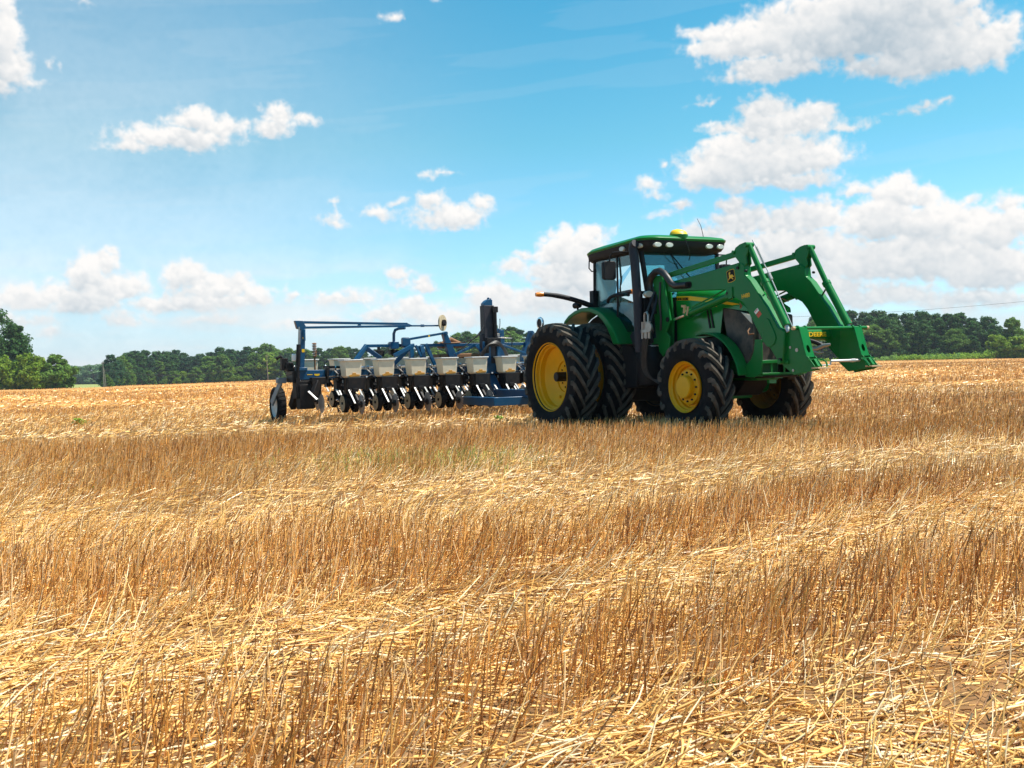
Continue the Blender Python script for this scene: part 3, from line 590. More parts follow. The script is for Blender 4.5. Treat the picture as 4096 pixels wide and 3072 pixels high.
# ------------------------------------------------------------------ front loader (parts of the tractor)
BOOM = [(2.09, 2.275), (2.13, 2.43), (2.9, 2.49), (3.91, 2.581), (4.0, 2.535), (4.015, 2.38), (4.127, 2.29), (4.47, 1.885), (4.69, 1.575), (4.83, 1.51), (4.81, 1.32), (4.78, 1.06), (4.70, 1.06), (4.53, 1.27), (4.35, 1.425), (4.19, 1.65), (4.04, 1.876), (3.93, 1.99), (3.66, 2.12), (3.56, 2.195), (2.9, 2.235)]
def inset(poly, d):
    out = []; n = len(poly)
    for i in range(n):
        p0, p1, p2 = Vector(poly[i - 1]), Vector(poly[i]), Vector(poly[(i + 1) % n]); a = (p1 - p0).normalized(); b = (p2 - p1).normalized()
        nrm = (Vector((a.y, -a.x)) + Vector((b.y, -b.x))); nrm.normalize(); out.append(tuple(p1 + nrm * d))
    return out
for sg in (-1, 1):
    m = MB(); m.prism(BOOM, sg * .53, sg * .66); boom = m.build('loader_boom', 'green_paint', tr, bevel=.012)
    m = MB(); m.prism([(4.37, 1.40), (4.42, 1.68), (4.47, 1.72), (4.52, 1.70), (4.64, 1.50), (4.665, 1.42), (4.63, 1.34), (4.56, 1.30), (4.48, 1.30)], sg * .66, sg * .675); m.build('boom_cover', 'green_paint', boom, bevel=.008); m = MB(); m.prism([(3.60, 2.20), (3.74, 2.23), (3.74, 2.06), (3.66, 2.04), (3.60, 2.10)], sg * .66, sg * .68); m.build('cylinder_lug', 'green_paint', boom, bevel=.008)
    for pxz in ((2.30, 2.36, .045), (3.87, 2.50, .022), (4.74, 1.10, .035), (4.05, 2.44, .02), (3.62, 2.14, .024)):
        m = MB(); m.cyl((pxz[0], sg * .655, pxz[1]), (pxz[0], sg * .684, pxz[1]), pxz[2], 14); m.build('boom_pin', 'black_steel', boom)
    m = MB()
    for y_ in (.555, .635): m.prism([(3.74, 2.72), (3.80, 2.81), (3.90, 2.85), (4.0, 2.865), (4.075, 2.85), (4.085, 2.74), (4.03, 2.65), (4.045, 2.55), (3.96, 2.47), (3.86, 2.49), (3.87, 2.59)], sg * (y_ - .012), sg * (y_ + .012))
    m.cyl((4.055, sg * .53, 2.825), (4.055, sg * .68, 2.825), .038, 14); m.cyl((3.76, sg * .53, 2.745), (3.76, sg * .67, 2.745), .03, 14); m.cyl((3.87, sg * .52, 2.545), (3.87, sg * .675, 2.545), .03, 14)
    m.build('bell_crank', 'green_paint', boom, bevel=.004)
    m = MB(); m.beam((1.99, sg * .60, 2.545), (3.77, sg * .60, 2.72), .055, .082); m.build('levelling_link', 'green_paint', boom, bevel=.008)
    m = MB(); m.cyl((4.055, sg * .60, 2.825), (4.39, sg * .60, 2.24), .040, 16); m.cyl((4.385, sg * .60, 2.25), (4.81, sg * .60, 1.59), .058, 18); m.cyl((4.375, sg * .60, 2.262), (4.405, sg * .60, 2.216), .066, 18)
    tc = m.build('tilt_cylinder', 'green_paint', tr)
    m = MB(); m.cyl((4.80, sg * .60, 1.60), (4.85, sg * .60, 1.50), .032, 12); m.build('piston_rod', 'zinc', tc)
    m = MB(); m.cyl((2.55, sg * .60, 1.882), (3.66, sg * .60, 2.115), .060, 18); m.cyl((2.52, sg * .60, 1.876), (2.62, sg * .60, 1.897), .07, 16); m.cyl((3.60, sg * .54, 2.105), (3.60, sg * .68, 2.105), .04, 14)
    m.tube([(2.68, sg * .62, 1.99), (3.1, sg * .62, 2.09), (3.5, sg * .62, 2.20)], .013, 6)
    lc = m.build('lift_cylinder', 'green_paint', tr)
    m = MB(); m.cyl((2.19, sg * .60, 1.815), (2.56, sg * .60, 1.884), .030, 12); m.build('piston_rod', 'chrome', lc)
    m = MB(); m.cyl((2.53, sg * .665, 1.90), (2.56, sg * .675, 2.03), .02, 8); m.beam((2.47, sg * .665, 2.02), (2.58, sg * .665, 2.0), .02, .035); m.beam((2.60, sg * .66, 1.86), (2.63, sg * .66, 2.0), .02, .03); m.build('hose_fitting', 'bare_edge', lc)
    m = MB()
    m.prism([(1.74, 2.50), (1.95, 2.54), (2.03, 2.24), (2.08, 1.80), (2.05, 1.40), (1.80, 1.42), (1.78, 1.98)], sg * .52, sg * .555)
    for y0 in (.655,): m.prism([(1.714, 2.516), (1.836, 2.566), (1.972, 2.564), (2.03, 2.408), (2.07, 2.24), (2.19, 1.803), (2.06, 1.62), (2.17, 1.52), (2.14, 1.37), (1.96, 1.21), (1.86, 1.30), (1.83, 1.42), (1.60, 1.42), (1.55, 1.50), (1.775, 1.535), (1.742, 1.978), (1.773, 2.279)], sg * y0, sg * (y0 + .035))
    m.prism([(1.74, 1.60), (1.80, 2.50), (1.84, 2.50), (1.80, 1.60)], sg * .54, sg * .67); m.bx(1.80, 2.16, sg * .20, sg * .56, 1.22, 1.40)
    mast = m.build('loader_mast', 'green_paint', tr, bevel=.006)
    m = MB(); m.cyl((2.12, sg * .69, 1.82), (2.12, sg * .705, 1.82), .04, 14); m.build('pin_head', 'black_steel', mast); m = MB(); m.tube([(1.95, sg * .70, 2.45), (1.93, sg * .71, 2.1), (1.96, sg * .71, 1.85), (1.93, sg * .70, 1.65)], .02, 6); m.build('mast_hose', 'hose', mast)
    # bucket carrier: side plates, drilled front plate, hook, foot
    SIDE = [(4.72, 1.50), (4.776, 1.549), (5.035, 1.555), (5.113, 1.327), (5.18, 1.136), (5.296, 1.014), (5.40, .99), (5.294, .943), (4.93, .893), (4.709, 1.03)]
    m = MB(); m.prism(SIDE, sg * .60, sg * .582); m.prism([(4.80, 1.53), (5.035, 1.555), (5.113, 1.327), (5.18, 1.136), (5.26, 1.03), (5.294, .955), (4.93, .91), (4.74, 1.05)], sg * .452, sg * .47)
    m.prism([(4.80, 1.52), (4.86, 1.58), (4.93, 1.58), (4.93, 1.40), (4.85, 1.30)], sg * .56, sg * .48)
    m.beam((4.78, sg * .525, 1.05), (4.78, sg * .525, 1.10), .13, .2); m.cyl((4.74, sg * .50, 1.08), (4.74, sg * .70, 1.08), .035, 12)
    car = m.build('bucket_carrier', 'green_paint', tr, bevel=.005)
    # front plate as a ring with an oval hole, bent at its lower end
    N_ = 24; yc = .5255; zc = 1.25; W_ = .147; H0, H1 = 1.555, 1.135
    def px_(z): return float(np.interp(z, [1.10, 1.275, 1.327, 1.555], [5.195, 5.128, 5.118, 5.042]))
    oo, ii = [], []
    for k in range(N_):
        a = 2 * math.pi * k / N_; cx_, cz_ = math.cos(a), math.sin(a)
        s_ = min(W_ / 2 / max(abs(cx_), 1e-6), ((H0 - zc) if cz_ > 0 else (zc - H1)) / max(abs(cz_), 1e-6)); oo.append((yc + cx_ * s_, zc + cz_ * s_)); ii.append((yc + .032 * cx_, zc + .055 * cz_))
    # corners
    for cy_, cz_ in ((yc + W_ / 2, H0), (yc - W_ / 2, H0), (yc - W_ / 2, H1), (yc + W_ / 2, H1)):
        j = min(range(N_), key=lambda q: (oo[q][0] - cy_) ** 2 + (oo[q][1] - cz_) ** 2); oo[j] = (cy_, cz_)
    vs = []
    for dx in (0, .016): vs += [(px_(z) + dx, sg * y, z) for y, z in oo] + [(px_(z) + dx, sg * y, z) for y, z in ii]
    q = 2 * N_; fs = []
    for k in range(N_):
        l = (k + 1) % N_; fs += [(k, l, N_ + l, N_ + k), (q + k, q + N_ + k, q + N_ + l, q + l), (k, q + k, q + l, l), (N_ + k, N_ + l, q + N_ + l, q + N_ + k)]
    m = MB(); m.add(vs, fs)
    for yy in (.452, .592):  # bent tails down to the foot
        m.beam((5.196, sg * yy, 1.14), (5.33, sg * (yy - .0), 1.0), .012, .03)
    m.beam((5.235, sg * .40, 1.105), (5.235, sg * .63, 1.105), .05, .022); m.tube(bez((5.24, sg * .40, 1.10), (5.30, sg * .36, 1.10), (5.36, sg * .37, 1.05), (5.37, sg * .40, .985), 6), .012, 6)
    m.beam((5.26, sg * .52, 1.10), (5.34, sg * .52, 1.0), .045, .03)
    m.build('front_plate', 'green_paint', car, smooth=20)
    m = MB(); m.beam((5.355, sg * .41, .982), (5.355, sg * .61, .982), .13, .022); m.build('foot_plate', 'bare_edge', car, bevel=.003)
    m = MB(); m.prism([(4.88, 1.50), (5.0, 1.50), (5.0, 1.44), (4.95, 1.43), (4.96, 1.37), (5.02, 1.30), (5.03, 1.24), (4.97, 1.29), (4.92, 1.36), (4.88, 1.42)], sg * .56, sg * .50); m.build('hook', 'green_paint', car, bevel=.004)
    m = MB(); m.cyl((5.01, sg * .61, 1.24), (5.01, sg * .585, 1.24), .028, 12); m.cyl((4.93, sg * .61, .955), (4.93, sg * .585, .955), .02, 12); m.cyl((4.88, sg * .61, 1.28), (4.88, sg * .585, 1.28), .02, 12); m.build('pin_head', 'worn_steel', car)
# cross members and lettering
m = MB(); m.cyl((4.45, -.56, 1.475), (4.45, .56, 1.475), .092, 28); m.cyl((4.45, .50, 1.475), (4.45, .57, 1.475), .10, 28)
ct = m.build('cross_tube', 'green_paint', tr)
lettering('tube_lettering', 'JOHN', .092, (4.5435, -.27, 1.440), (0, 1, 0), (-.10, 0, 1), 'yellow_decal', ct, .004, .002, 1.3)
lettering('tube_lettering', 'DEERE', .092, (4.5435, .070, 1.440), (0, 1, 0), (-.10, 0, 1), 'yellow_decal', ct, .004, .002, 1.32)
m = MB(); m.cyl((5.02, -.655, 1.545), (5.02, .74, 1.545), .0225, 14)
for yy in (-.595, -.455, .455, .595): m.cyl((5.02, yy - .012, 1.548), (5.02, yy + .012, 1.548), .036, 14)
m.build('carrier_rod', 'green_paint', tr)
for a_, b_, r_ in ((.735, .775, .026), (-.69, -.65, .026)): m = MB(); m.cyl((5.02, a_, 1.545), (5.02, b_, 1.545), r_, 12); m.build('rod_end', 'bare_edge', tr)
m = MB(); m.tube([(5.20, -.52, 1.005), (5.17, -.344, 1.012), (5.15, -.14, 1.018), (5.15, -.112, 1.03), (5.15, -.105, 1.07)], .011, 8); m.cyl((5.15, -.11, 1.072), (5.15, .49, 1.072), .019, 12); m.cyl((5.15, .28, 1.072), (5.15, .36, 1.072), .026, 12); m.build('latch_rod', 'zinc', tr)
m = MB(); m.tube([(4.55, .04, 1.25), (4.62, .14, 1.26), (4.70, .20, 1.30), (4.78, .26, 1.315)], [.02, .03, .03, .018], 8); m.tube([(4.6, .1, 1.22), (4.64, .16, 1.19), (4.7, .2, 1.2)], .012, 6); m.cyl((4.62, .22, 1.36), (4.62, .22, 1.29), .03, 10); m.build('quick_coupler', 'worn_steel', tr)
m = MB(); m.tube([(4.53, .1, 1.38), (4.62, .16, 1.34), (4.68, .2, 1.30)], .03, 8); m.build('coupler_body', 'black_steel', tr)
# level indicator with its spring
m = MB(); m.tube([(3.90, -.40, 2.92), (4.0, -.40, 2.78), (4.157, -.40, 2.52), (4.24, -.40, 2.40), (4.74, -.42, 1.565)], .0085, 6)
for k in range(30):
    t = k / 29; p = Vector((3.98 + .16 * t, -.40, 2.81 - .27 * t)); m.tube([p + Vector((.018, 0, .006)), p + Vector((0, .018 * (-1) ** k, -.003)), p + Vector((-.018, 0, -.006))], .005, 4)
for k in range(12):
    t = k / 11; p = (4.235 + .06 * t, -.40, 2.40 - .10 * t); m.tube([Vector(p), Vector(p) + Vector((.003, 0, -.005))], .026, 8)
m.build('level_indicator', 'zinc', tr)
# guard in front of the nose
m = MB()
for sg in (-1, 1): m.prism([(3.965, 1.42), (4.11, 1.415), (4.115, 1.17), (4.105, 1.04), (4.08, .905), (3.92, .85), (3.742, .86), (3.742, 1.035), (3.86, 1.12), (3.93, 1.235)], sg * .455, sg * .435)
m.beam((4.09, -.435, 1.085), (4.09, .435, 1.085), .03, .05); m.beam((4.07, -.435, .905), (4.07, .435, .905), .06, .03)
for yy in (-.25, .0, .25): m.beam((4.085, yy, .92), (4.085, yy, 1.06), .03, .02, (1, 0, 0))
m.beam((4.10, -.435, 1.40), (4.10, .435, 1.40), .03, .04); m.bx(3.70, 4.0, -.43, .43, .865, .885)
m.beam((4.40, -.56, 1.36), (4.72, -.56, 1.07), .03, .05); m.beam((4.40, .56, 1.36), (4.72, .56, 1.07), .03, .05)
m.build('nose_guard', 'green_paint', tr, bevel=.004)
m = MB(); m.prism([(2.95, .56), (3.25, .56), (3.50, .80), (2.9, .80)], -.26, .26); m.build('front_support', 'black_steel', tr, bevel=.02)
m = MB(); m.bx(3.88, 3.93, -.16, -.02, .755, .81); m.bx(3.9, 3.96, -.08, .08, .83, .845); m.build('front_bracket', 'green_hood', tr)
# emblem, model lettering and labels on the outer side of each boom
BADGE = [(-.088, -.07), (-.075, -.088), (0, -.098), (.075, -.088), (.088, -.07), (.088, .07), (.075, .086), (0, .092), (-.075, .086), (-.088, .07)]
DEER = [(-.062, -.052), (-.030, -.034), (-.010, -.030), (.012, -.040), (.030, -.058), (.045, -.060), (.040, -.050), (.026, -.036), (.034, -.022), (.058, -.030), (.066, -.022), (.048, -.010), (.040, .004), (.030, .012), (.006, .010), (-.010, .014), (-.014, .030), (-.004, .034), (.002, .046), (-.006, .050), (-.004, .066), (-.012, .052), (-.020, .050), (-.026, .064), (-.028, .048), (-.036, .040), (-.044, .030), (-.032, .030), (-.036, .008), (-.040, -.010), (-.034, -.020), (-.052, -.032), (-.066, -.044)]
ca_, sa_ = math.cos(.17), math.sin(.17)
rot2 = lambda P, s: [(3.70 + (x * ca_ - z * sa_) * s, 2.398 + (x * sa_ + z * ca_) * s) for x, z in P]
for sg in (-1, 1):
    y0 = sg * .660
    m = MB(); m.prism(rot2(BADGE, 1.02), y0, y0 + sg * .002); b = m.build('emblem', 'yellow_decal', tr, smooth=0)
    m = MB(); m.prism(rot2(BADGE, .95), y0 + sg * .002, y0 + sg * .0035); m.build('emblem_field', 'black_decal', b, smooth=0)
    m = MB(); m.prism(rot2(DEER, 1.12), y0 + sg * .0035, y0 + sg * .005); m.build('emblem_deer', 'yellow_decal', b, smooth=0)
    m = MB(); m.prism([(4.20, 1.823), (4.274, 1.878), (4.312, 1.838), (4.238, 1.783)], y0, y0 + sg * .002); m.build('warning_label', 'white_label', tr, smooth=0)
    m = MB(); m.prism([(4.245, 1.777), (4.319, 1.832), (4.367, 1.782), (4.293, 1.727)], y0, y0 + sg * .002); m.build('warning_label', 'red_label', tr, smooth=0)
    m = MB(); m.prism([(4.213, 1.822), (4.272, 1.866), (4.28, 1.858), (4.221, 1.814)], y0 + sg * .002, y0 + sg * .003); m.build('label_band', 'red_label', tr, smooth=0)
lettering('boom_lettering', 'H480', .088, (3.935, -.6625, 2.035), (1, 0, .10), (-.10, 0, 1), 'yellow_decal', tr, .002, .0015, .95)
lettering('boom_lettering', 'H480', .088, (4.14, .6625, 2.055), (-1, 0, -.10), (-.10, 0, 1), 'yellow_decal', tr, .002, .0015, .95)
# hoses on the loader
m = MB(); m.tube([(1.80, -.72, 1.93), (1.78, -.72, 2.05), (1.74, -.72, 2.18), (1.69, -.72, 2.32), (1.675, -.72, 2.45), (1.73, -.72, 2.56), (1.84, -.72, 2.62), (1.97, -.72, 2.63), (2.09, -.72, 2.58), (2.19, -.72, 2.49), (2.29, -.72, 2.39), (2.38, -.715, 2.35), (2.50, -.70, 2.35), (2.66, -.69, 2.35)], [.035, .042, .05, .055, .058, .06, .06, .06, .058, .056, .054, .052, .05, .045], 12); m.build('hose_sleeve', 'hose', tr, smooth=50)
m = MB(); m.prism(rrect(2.44, 2.74, 2.29, 2.40, .05), -.66, -.664); m.build('hose_port', 'black_decal', tr, smooth=0)
m = MB()
m.tube([(4.38, .60, 2.17), (4.30, .60, 2.08), (4.21, .60, 1.97), (4.18, .60, 1.83), (4.24, .60, 1.76), (4.35, .58, 1.68), (4.40, .56, 1.60)], .013, 6)
m.tube([(4.20, .67, 1.86), (4.32, .67, 1.90), (4.5, .67, 1.80), (4.62, .66, 1.68)], .012, 6)
m.tube([(4.36, -.53, 2.2), (4.28, -.48, 2.1), (4.30, -.44, 1.9), (4.5, -.44, 1.7), (4.62, -.5, 1.6)], .012, 6)
m.tube([(3.95, -.50, 1.98), (3.9, -.40, 2.12), (3.95, -.3, 2.0), (3.98, -.2, 1.9)], .012, 6)
m.tube([(3.66, .5, 2.02), (3.75, .3, 2.06), (3.9, .0, 2.05), (3.98, -.42, 2.03)], .010, 6)
m.build('loader_hose', 'hose', tr)
m = MB(); m.cyl((4.33, .585, 1.72), (4.38, .57, 1.62), .018, 8); m.cyl((4.41, .585, 1.66), (4.46, .57, 1.57), .02, 8); m.tube([(4.70, .66, 1.72), (4.74, .66, 1.66), (4.80, .66, 1.65)], .02, 8); m.build('hose_fitting', 'chrome', tr)
m = MB(); m.tube([(3.88, -.47, 1.60), (3.89, -.52, 1.55), (3.93, -.54, 1.50), (4.0, -.5, 1.51)], .012, 6); m.tube([(3.90, -.66, 1.93), (3.93, -.69, 1.97), (3.97, -.69, 1.93), (3.93, -.69, 1.89), (3.90, -.66, 1.92)], .010, 6); m.build('lock_pin', 'rust', tr)
m = MB(); m.bx(1.70, 1.78, -.70, -.64, 2.0, 2.12); m.build('mast_label', 'white_label', tr)

# ------------------------------------------------------------------ planter
OX = -6.2
hx = Vector((math.cos(TA), -math.sin(TA), 0))
pl = empty('planter', Vector((TX, TY, 0)) + hx * OX, -TA)
tag(pl, 'blue folding row planter with pale seed hoppers hitched behind the tractor', 'planter')
def pbuild(m, name, material, par=None, **k):
    m.v = [(x - OX, y, z) for x, y, z in m.v]; return m.build(name, material, par or pl, **k)
m = MB(); m.bx(-6.29, -6.11, -4.60, 4.40, .965, 1.15); m.bx(-6.12, -5.95, -4.58, -4.02, .955, 1.16); toolbar = pbuild(m, 'toolbar', 'blue_paint', bevel=.008)
m = MB()
m.prism([(-4.40, 1.055), (-4.40, 1.07), (-4.28, 1.07), (-4.28, 1.055)], -5.949, -5.946, 'x'); m.prism([(-4.24, 1.075), (-4.12, 1.075), (-4.12, 1.05), (-4.15, 1.03), (-4.20, 1.03), (-4.24, 1.05)], -5.949, -5.946, 'x'); pbuild(m, 'toolbar_decal', 'yellow_decal', toolbar, smooth=0)
m = MB(); m.cyl((-6.04, -3.95, 1.01), (-6.04, 4.0, 1.01), .014, 8); m.cyl((-6.32, -3.9, 1.20), (-6.32, 4.0, 1.20), .012, 8); pbuild(m, 'drive_shaft', 'chrome')
# upper frame
m = MB(); m.bx(-6.64, -6.56, -2.80, -1.62, 1.645, 1.715); m.bx(-6.64, -6.56, -1.44, 2.9, 1.635, 1.705); uf = pbuild(m, 'upper_frame', 'blue_paint', bevel=.006)
m = MB()
for a, b, w, h in [((-6.6, -2.79, 1.69), (-6.45, -3.15, 1.30), .07, .10), ((-6.55, -2.80, 1.62), (-6.4, -2.52, 1.38), .07, .10), ((-6.0, -1.86, 1.67), (-6.0, -2.36, 1.43), .07, .085), ((-6.15, -1.86, 1.66), (-6.2, -2.36, 1.18), .07, .09), ((-5.95, -1.84, 1.66), (-5.95, -1.72, 1.40), .06, .05), ((-6.35, -1.80, 1.64), (-6.3, -1.80, 1.15), .10, .12),
                   ((-6.0, -1.57, 1.69), (-6.0, -1.36, 1.20), .06, .075), ((-6.2, -1.62, 1.66), (-6.25, -1.50, 1.15), .10, .12), ((-6.0, -.84, 1.43), (-6.0, -.33, 1.64), .06, .06), ((-5.9, -.33, 1.64), (-5.9, -.18, 1.45), .06, .07), ((-6.0, .39, 1.64), (-6.0, 1.10, 1.40), .05, .05), ((-6.6, 2.9, 1.69), (-6.45, 3.25, 1.30), .07, .10),
                   ((-6.0, 1.9, 1.67), (-6.0, 2.4, 1.43), .07, .085), ((-6.3, 1.8, 1.64), (-6.3, 1.8, 1.15), .1, .12)]: m.beam(a, b, w, h)
pbuild(m, 'frame_brace', 'blue_paint', bevel=.006)
def hinge(y, sg):
    m = MB(); m.prism([(y, 1.15), (y - sg * .10, 1.45), (y - sg * .24, 1.96), (y - sg * .14, 1.99), (y - sg * .02, 1.70), (y + sg * .12, 1.42), (y + sg * .14, 1.15)], -6.57, -6.44, 'x'); m.cyl((-6.6, y - sg * .16, 1.95), (-6.40, y - sg * .16, 1.95), .04, 12); return pbuild(m, 'fold_hinge', 'blue_paint', bevel=.006)
hinge(-.70, 1); hinge(1.30, -1)
m = MB(); m.beam((-6.5, -.85, 1.958), (-6.5, -1.80, 1.815), .05, .055); m.bx(-6.56, -6.44, -1.94, -1.80, 1.62, 1.86); m.bx(-6.5, -6.4, -1.98, -1.78, 1.66, 1.84); pbuild(m, 'fold_link', 'blue_paint', bevel=.005)
m = MB(); m.prism([(-1.30, 1.905), (-1.26, 1.911), (-1.26, 1.868), (-1.30, 1.862)], -6.474, -6.471, 'x'); m.bx(-6.559, -6.556, -.86, -.74, 1.64, 1.70); m.bx(-6.559, -6.556, .62, .74, 1.64, 1.70); pbuild(m, 'hazard_label', 'yellow_decal', uf, smooth=0)
# marker: mast, folded arm, disc, rest post
m = MB(); m.prism([(-4.555, 1.15), (-4.455, 1.15), (-4.40, 2.06), (-4.385, 2.10), (-4.455, 2.235), (-4.63, 2.235), (-4.585, 2.065), (-4.50, 2.04)], -6.07, -5.95, 'x'); m.bx(-6.07, -5.93, -4.46, -4.41, 1.80, 2.05); m.bx(-6.1, -5.9, -4.62, -4.40, 1.15, 1.22); mm = pbuild(m, 'marker_mast', 'blue_paint', bevel=.008)
m = MB(); m.tube([(-5.93, -4.55, 2.10), (-5.93, -4.575, 1.70)], .016, 8); pbuild(m, 'piston_rod', 'worn_steel', mm)
m = MB(); m.cyl((-5.93, -4.573, 1.72), (-5.93, -4.62, .98), .045, 12); m.bx(-6.0, -5.88, -4.66, -4.58, .80, 1.0); pbuild(m, 'marker_cylinder', 'black_planter', mm)
m = MB(); m.prism([(-4.475, 1.88), (-4.435, 1.88), (-4.435, 1.84), (-4.475, 1.84)], -5.949, -5.946, 'x'); m.prism([(-4.50, 1.62), (-4.44, 1.62), (-4.44, 1.55), (-4.50, 1.55)], -5.949, -5.946, 'x'); pbuild(m, 'hazard_label', 'yellow_decal', mm, smooth=0)
m = MB(); m.beam((-6.0, -4.45, 2.20), (-6.0, -2.02, 2.152), .06, .055); m.beam((-6.0, -4.46, 2.085), (-6.0, -1.95, 2.108), .07, .05); m.beam((-6.0, -1.95, 2.108), (-6.0, -1.20, 2.108), .05, .036); m.prism([(-3.20, 2.12), (-3.17, 2.17), (-3.14, 2.17), (-3.12, 2.12)], -6.03, -5.97, 'x'); m.prism([(-2.04, 2.18), (-1.90, 2.12), (-2.04, 2.12)], -6.03, -5.97, 'x'); m.bx(-6.02, -5.98, -1.68, -1.60, 2.08, 2.14); ma = pbuild(m, 'marker_arm', 'blue_paint', bevel=.004)
m = MB(); m.tube([(-6.02, -1.165, 2.168), (-6.0, -1.15, 2.17), (-5.975, -1.13, 2.17)], [.06, .185, .188], 28); md = pbuild(m, 'marker_disc', 'disc_beige', ma)
m = MB(); m.cyl((-6.0, -1.15, 2.17), (-5.93, -1.105, 2.17), .075, 18); m.cyl((-6.0, -1.22, 2.13), (-5.9, -1.10, 2.14), .03, 10); pbuild(m, 'disc_hub', 'black_planter', md)
m = MB(); m.tube([(-6.4, -2.20, 1.66), (-6.4, -2.19, 1.95), (-6.36, -2.17, 2.03), (-6.26, -2.12, 2.06), (-6.1, -2.03, 2.065)], .034, 10); m.bx(-6.48, -6.32, -2.30, -2.10, 1.60, 1.76); pbuild(m, 'rest_post', 'blue_paint', bevel=.006)
# centre lift tower
m = MB(); m.bx(-6.05, -5.83, -.14, .13, 1.15, 2.57); m.bx(-6.02, -5.86, -.19, .22, 1.20, 1.90); tw = pbuild(m, 'lift_tower', 'exhaust_metal', bevel=.01)
m = MB(); m.prism([(-.12, 2.57), (.10, 2.57), (.10, 2.70), (.02, 2.72), (-.05, 2.69), (-.12, 2.62)], -6.03, -5.85, 'x'); m.bx(-5.98, -5.9, .02, .05, 2.70, 2.76); m.bx(-5.98, -5.9, .07, .10, 2.70, 2.74); pbuild(m, 'tower_cap', 'blue_paint', tw, bevel=.006); m = MB(); m.bx(-5.86, -5.80, -.20, .0, 1.15, 1.72); m.bx(-5.86, -5.80, .17, .24, .98, 1.70); m.bx(-6.1, -5.8, -.24, .27, .96, 1.2); pbuild(m, 'tower_base', 'blue_paint', tw, bevel=.006)
m = MB(); m.cyl((-5.80, .13, 1.75), (-5.80, .13, 2.48), .045, 14); m.bx(-5.86, -5.76, .06, .20, 2.40, 2.54); m.bx(-5.86, -5.74, -.12, .24, 1.60, 1.80); m.cyl((-5.80, -.10, 1.45), (-5.80, -.10, 1.75), .05, 12); pbuild(m, 'lift_cylinder', 'black_planter', tw, bevel=.006)
m = MB()
for k in range(6):
    m.tube(bez((-5.72 - k * .02, -.32 + k * .03, 1.38), (-5.70, -.20 + k * .02, 1.74 + k * .02), (-5.68, .22, 1.80 + .01 * k), (-5.75, .36 + k * .014, 1.36), 14), .012, 6)
m.tube(bez((-5.9, -.2, 1.95), (-5.85, -.32, 1.75), (-5.9, -.7, 1.66), (-6.3, -1.0, 1.70), 10), .014, 6); m.tube(bez((-5.8, -.16, 2.1), (-5.75, -.3, 1.9), (-5.8, -.5, 1.7), (-6.0, -.8, 1.5), 10), .013, 6); m.tube(bez((-5.8, .26, 2.25), (-5.7, .22, 2.0), (-5.72, .16, 1.9), (-5.76, .1, 1.88), 8), .010, 6); m.tube(bez((-6.4, .72, 1.95), (-6.4, .9, 1.9), (-6.4, .92, 1.7), (-6.45, .86, 1.5), 8), .012, 6)
pbuild(m, 'hydraulic_hose', 'hose')
m = MB(); m.prism([(.45, 1.15), (.42, 1.95), (.58, 2.02), (.68, 2.02), (.69, 1.72), (.72, 1.15)], -6.56, -6.42, 'x'); m.beam((-6.4, .15, 2.12), (-6.4, .60, 1.95), .08, .10); pbuild(m, 'tower_brace', 'blue_paint', bevel=.008)
m = MB(); m.beam((-6.3, .45, 1.82), (-6.3, .82, 1.80), .03, .03); m.bx(-6.5, -6.3, .3, .5, 1.86, 1.92); pbuild(m, 'tower_pin', 'worn_steel', bevel=.003)
m = MB(); m.bx(-6.9, -6.6, -.9, -.3, 1.60, 1.74); m.tube([(-6.75, -.95, 1.66), (-6.75, -.6, 1.80), (-6.75, -.3, 1.68)], [.05, .07, .05], 8); m.bx(-7.0, -6.5, -1.0, .2, 1.36, 1.46); pbuild(m, 'valve_block', 'rust', bevel=.02)
# tongue towards the tractor
m = MB(); m.bx(-5.95, -1.15, -.10, .10, .42, .60); m.bx(-4.10, -4.0, -.72, .30, .27, .455); m.bx(-6.0, -4.0, -.86, -.70, .27, .455); m.prism([(-6.15, .98), (-5.9, .98), (-5.4, .50), (-5.6, .42), (-6.15, .60)], -.12, .12); pbuild(m, 'tongue', 'blue_paint', bevel=.01)
# small lamp boxes under the upper bar
for yy in (-2.50, -2.14):
    m = MB(); m.bx(-6.66, -6.5, yy - .10, yy + .10, 1.47, 1.58); m.bx(-6.62, -6.56, yy - .03, yy + .03, 1.58, 1.66); m.bx(-6.5, -6.46, yy - .09, yy + .09, 1.43, 1.49); pbuild(m, 'row_clutch', 'black_planter', bevel=.006)
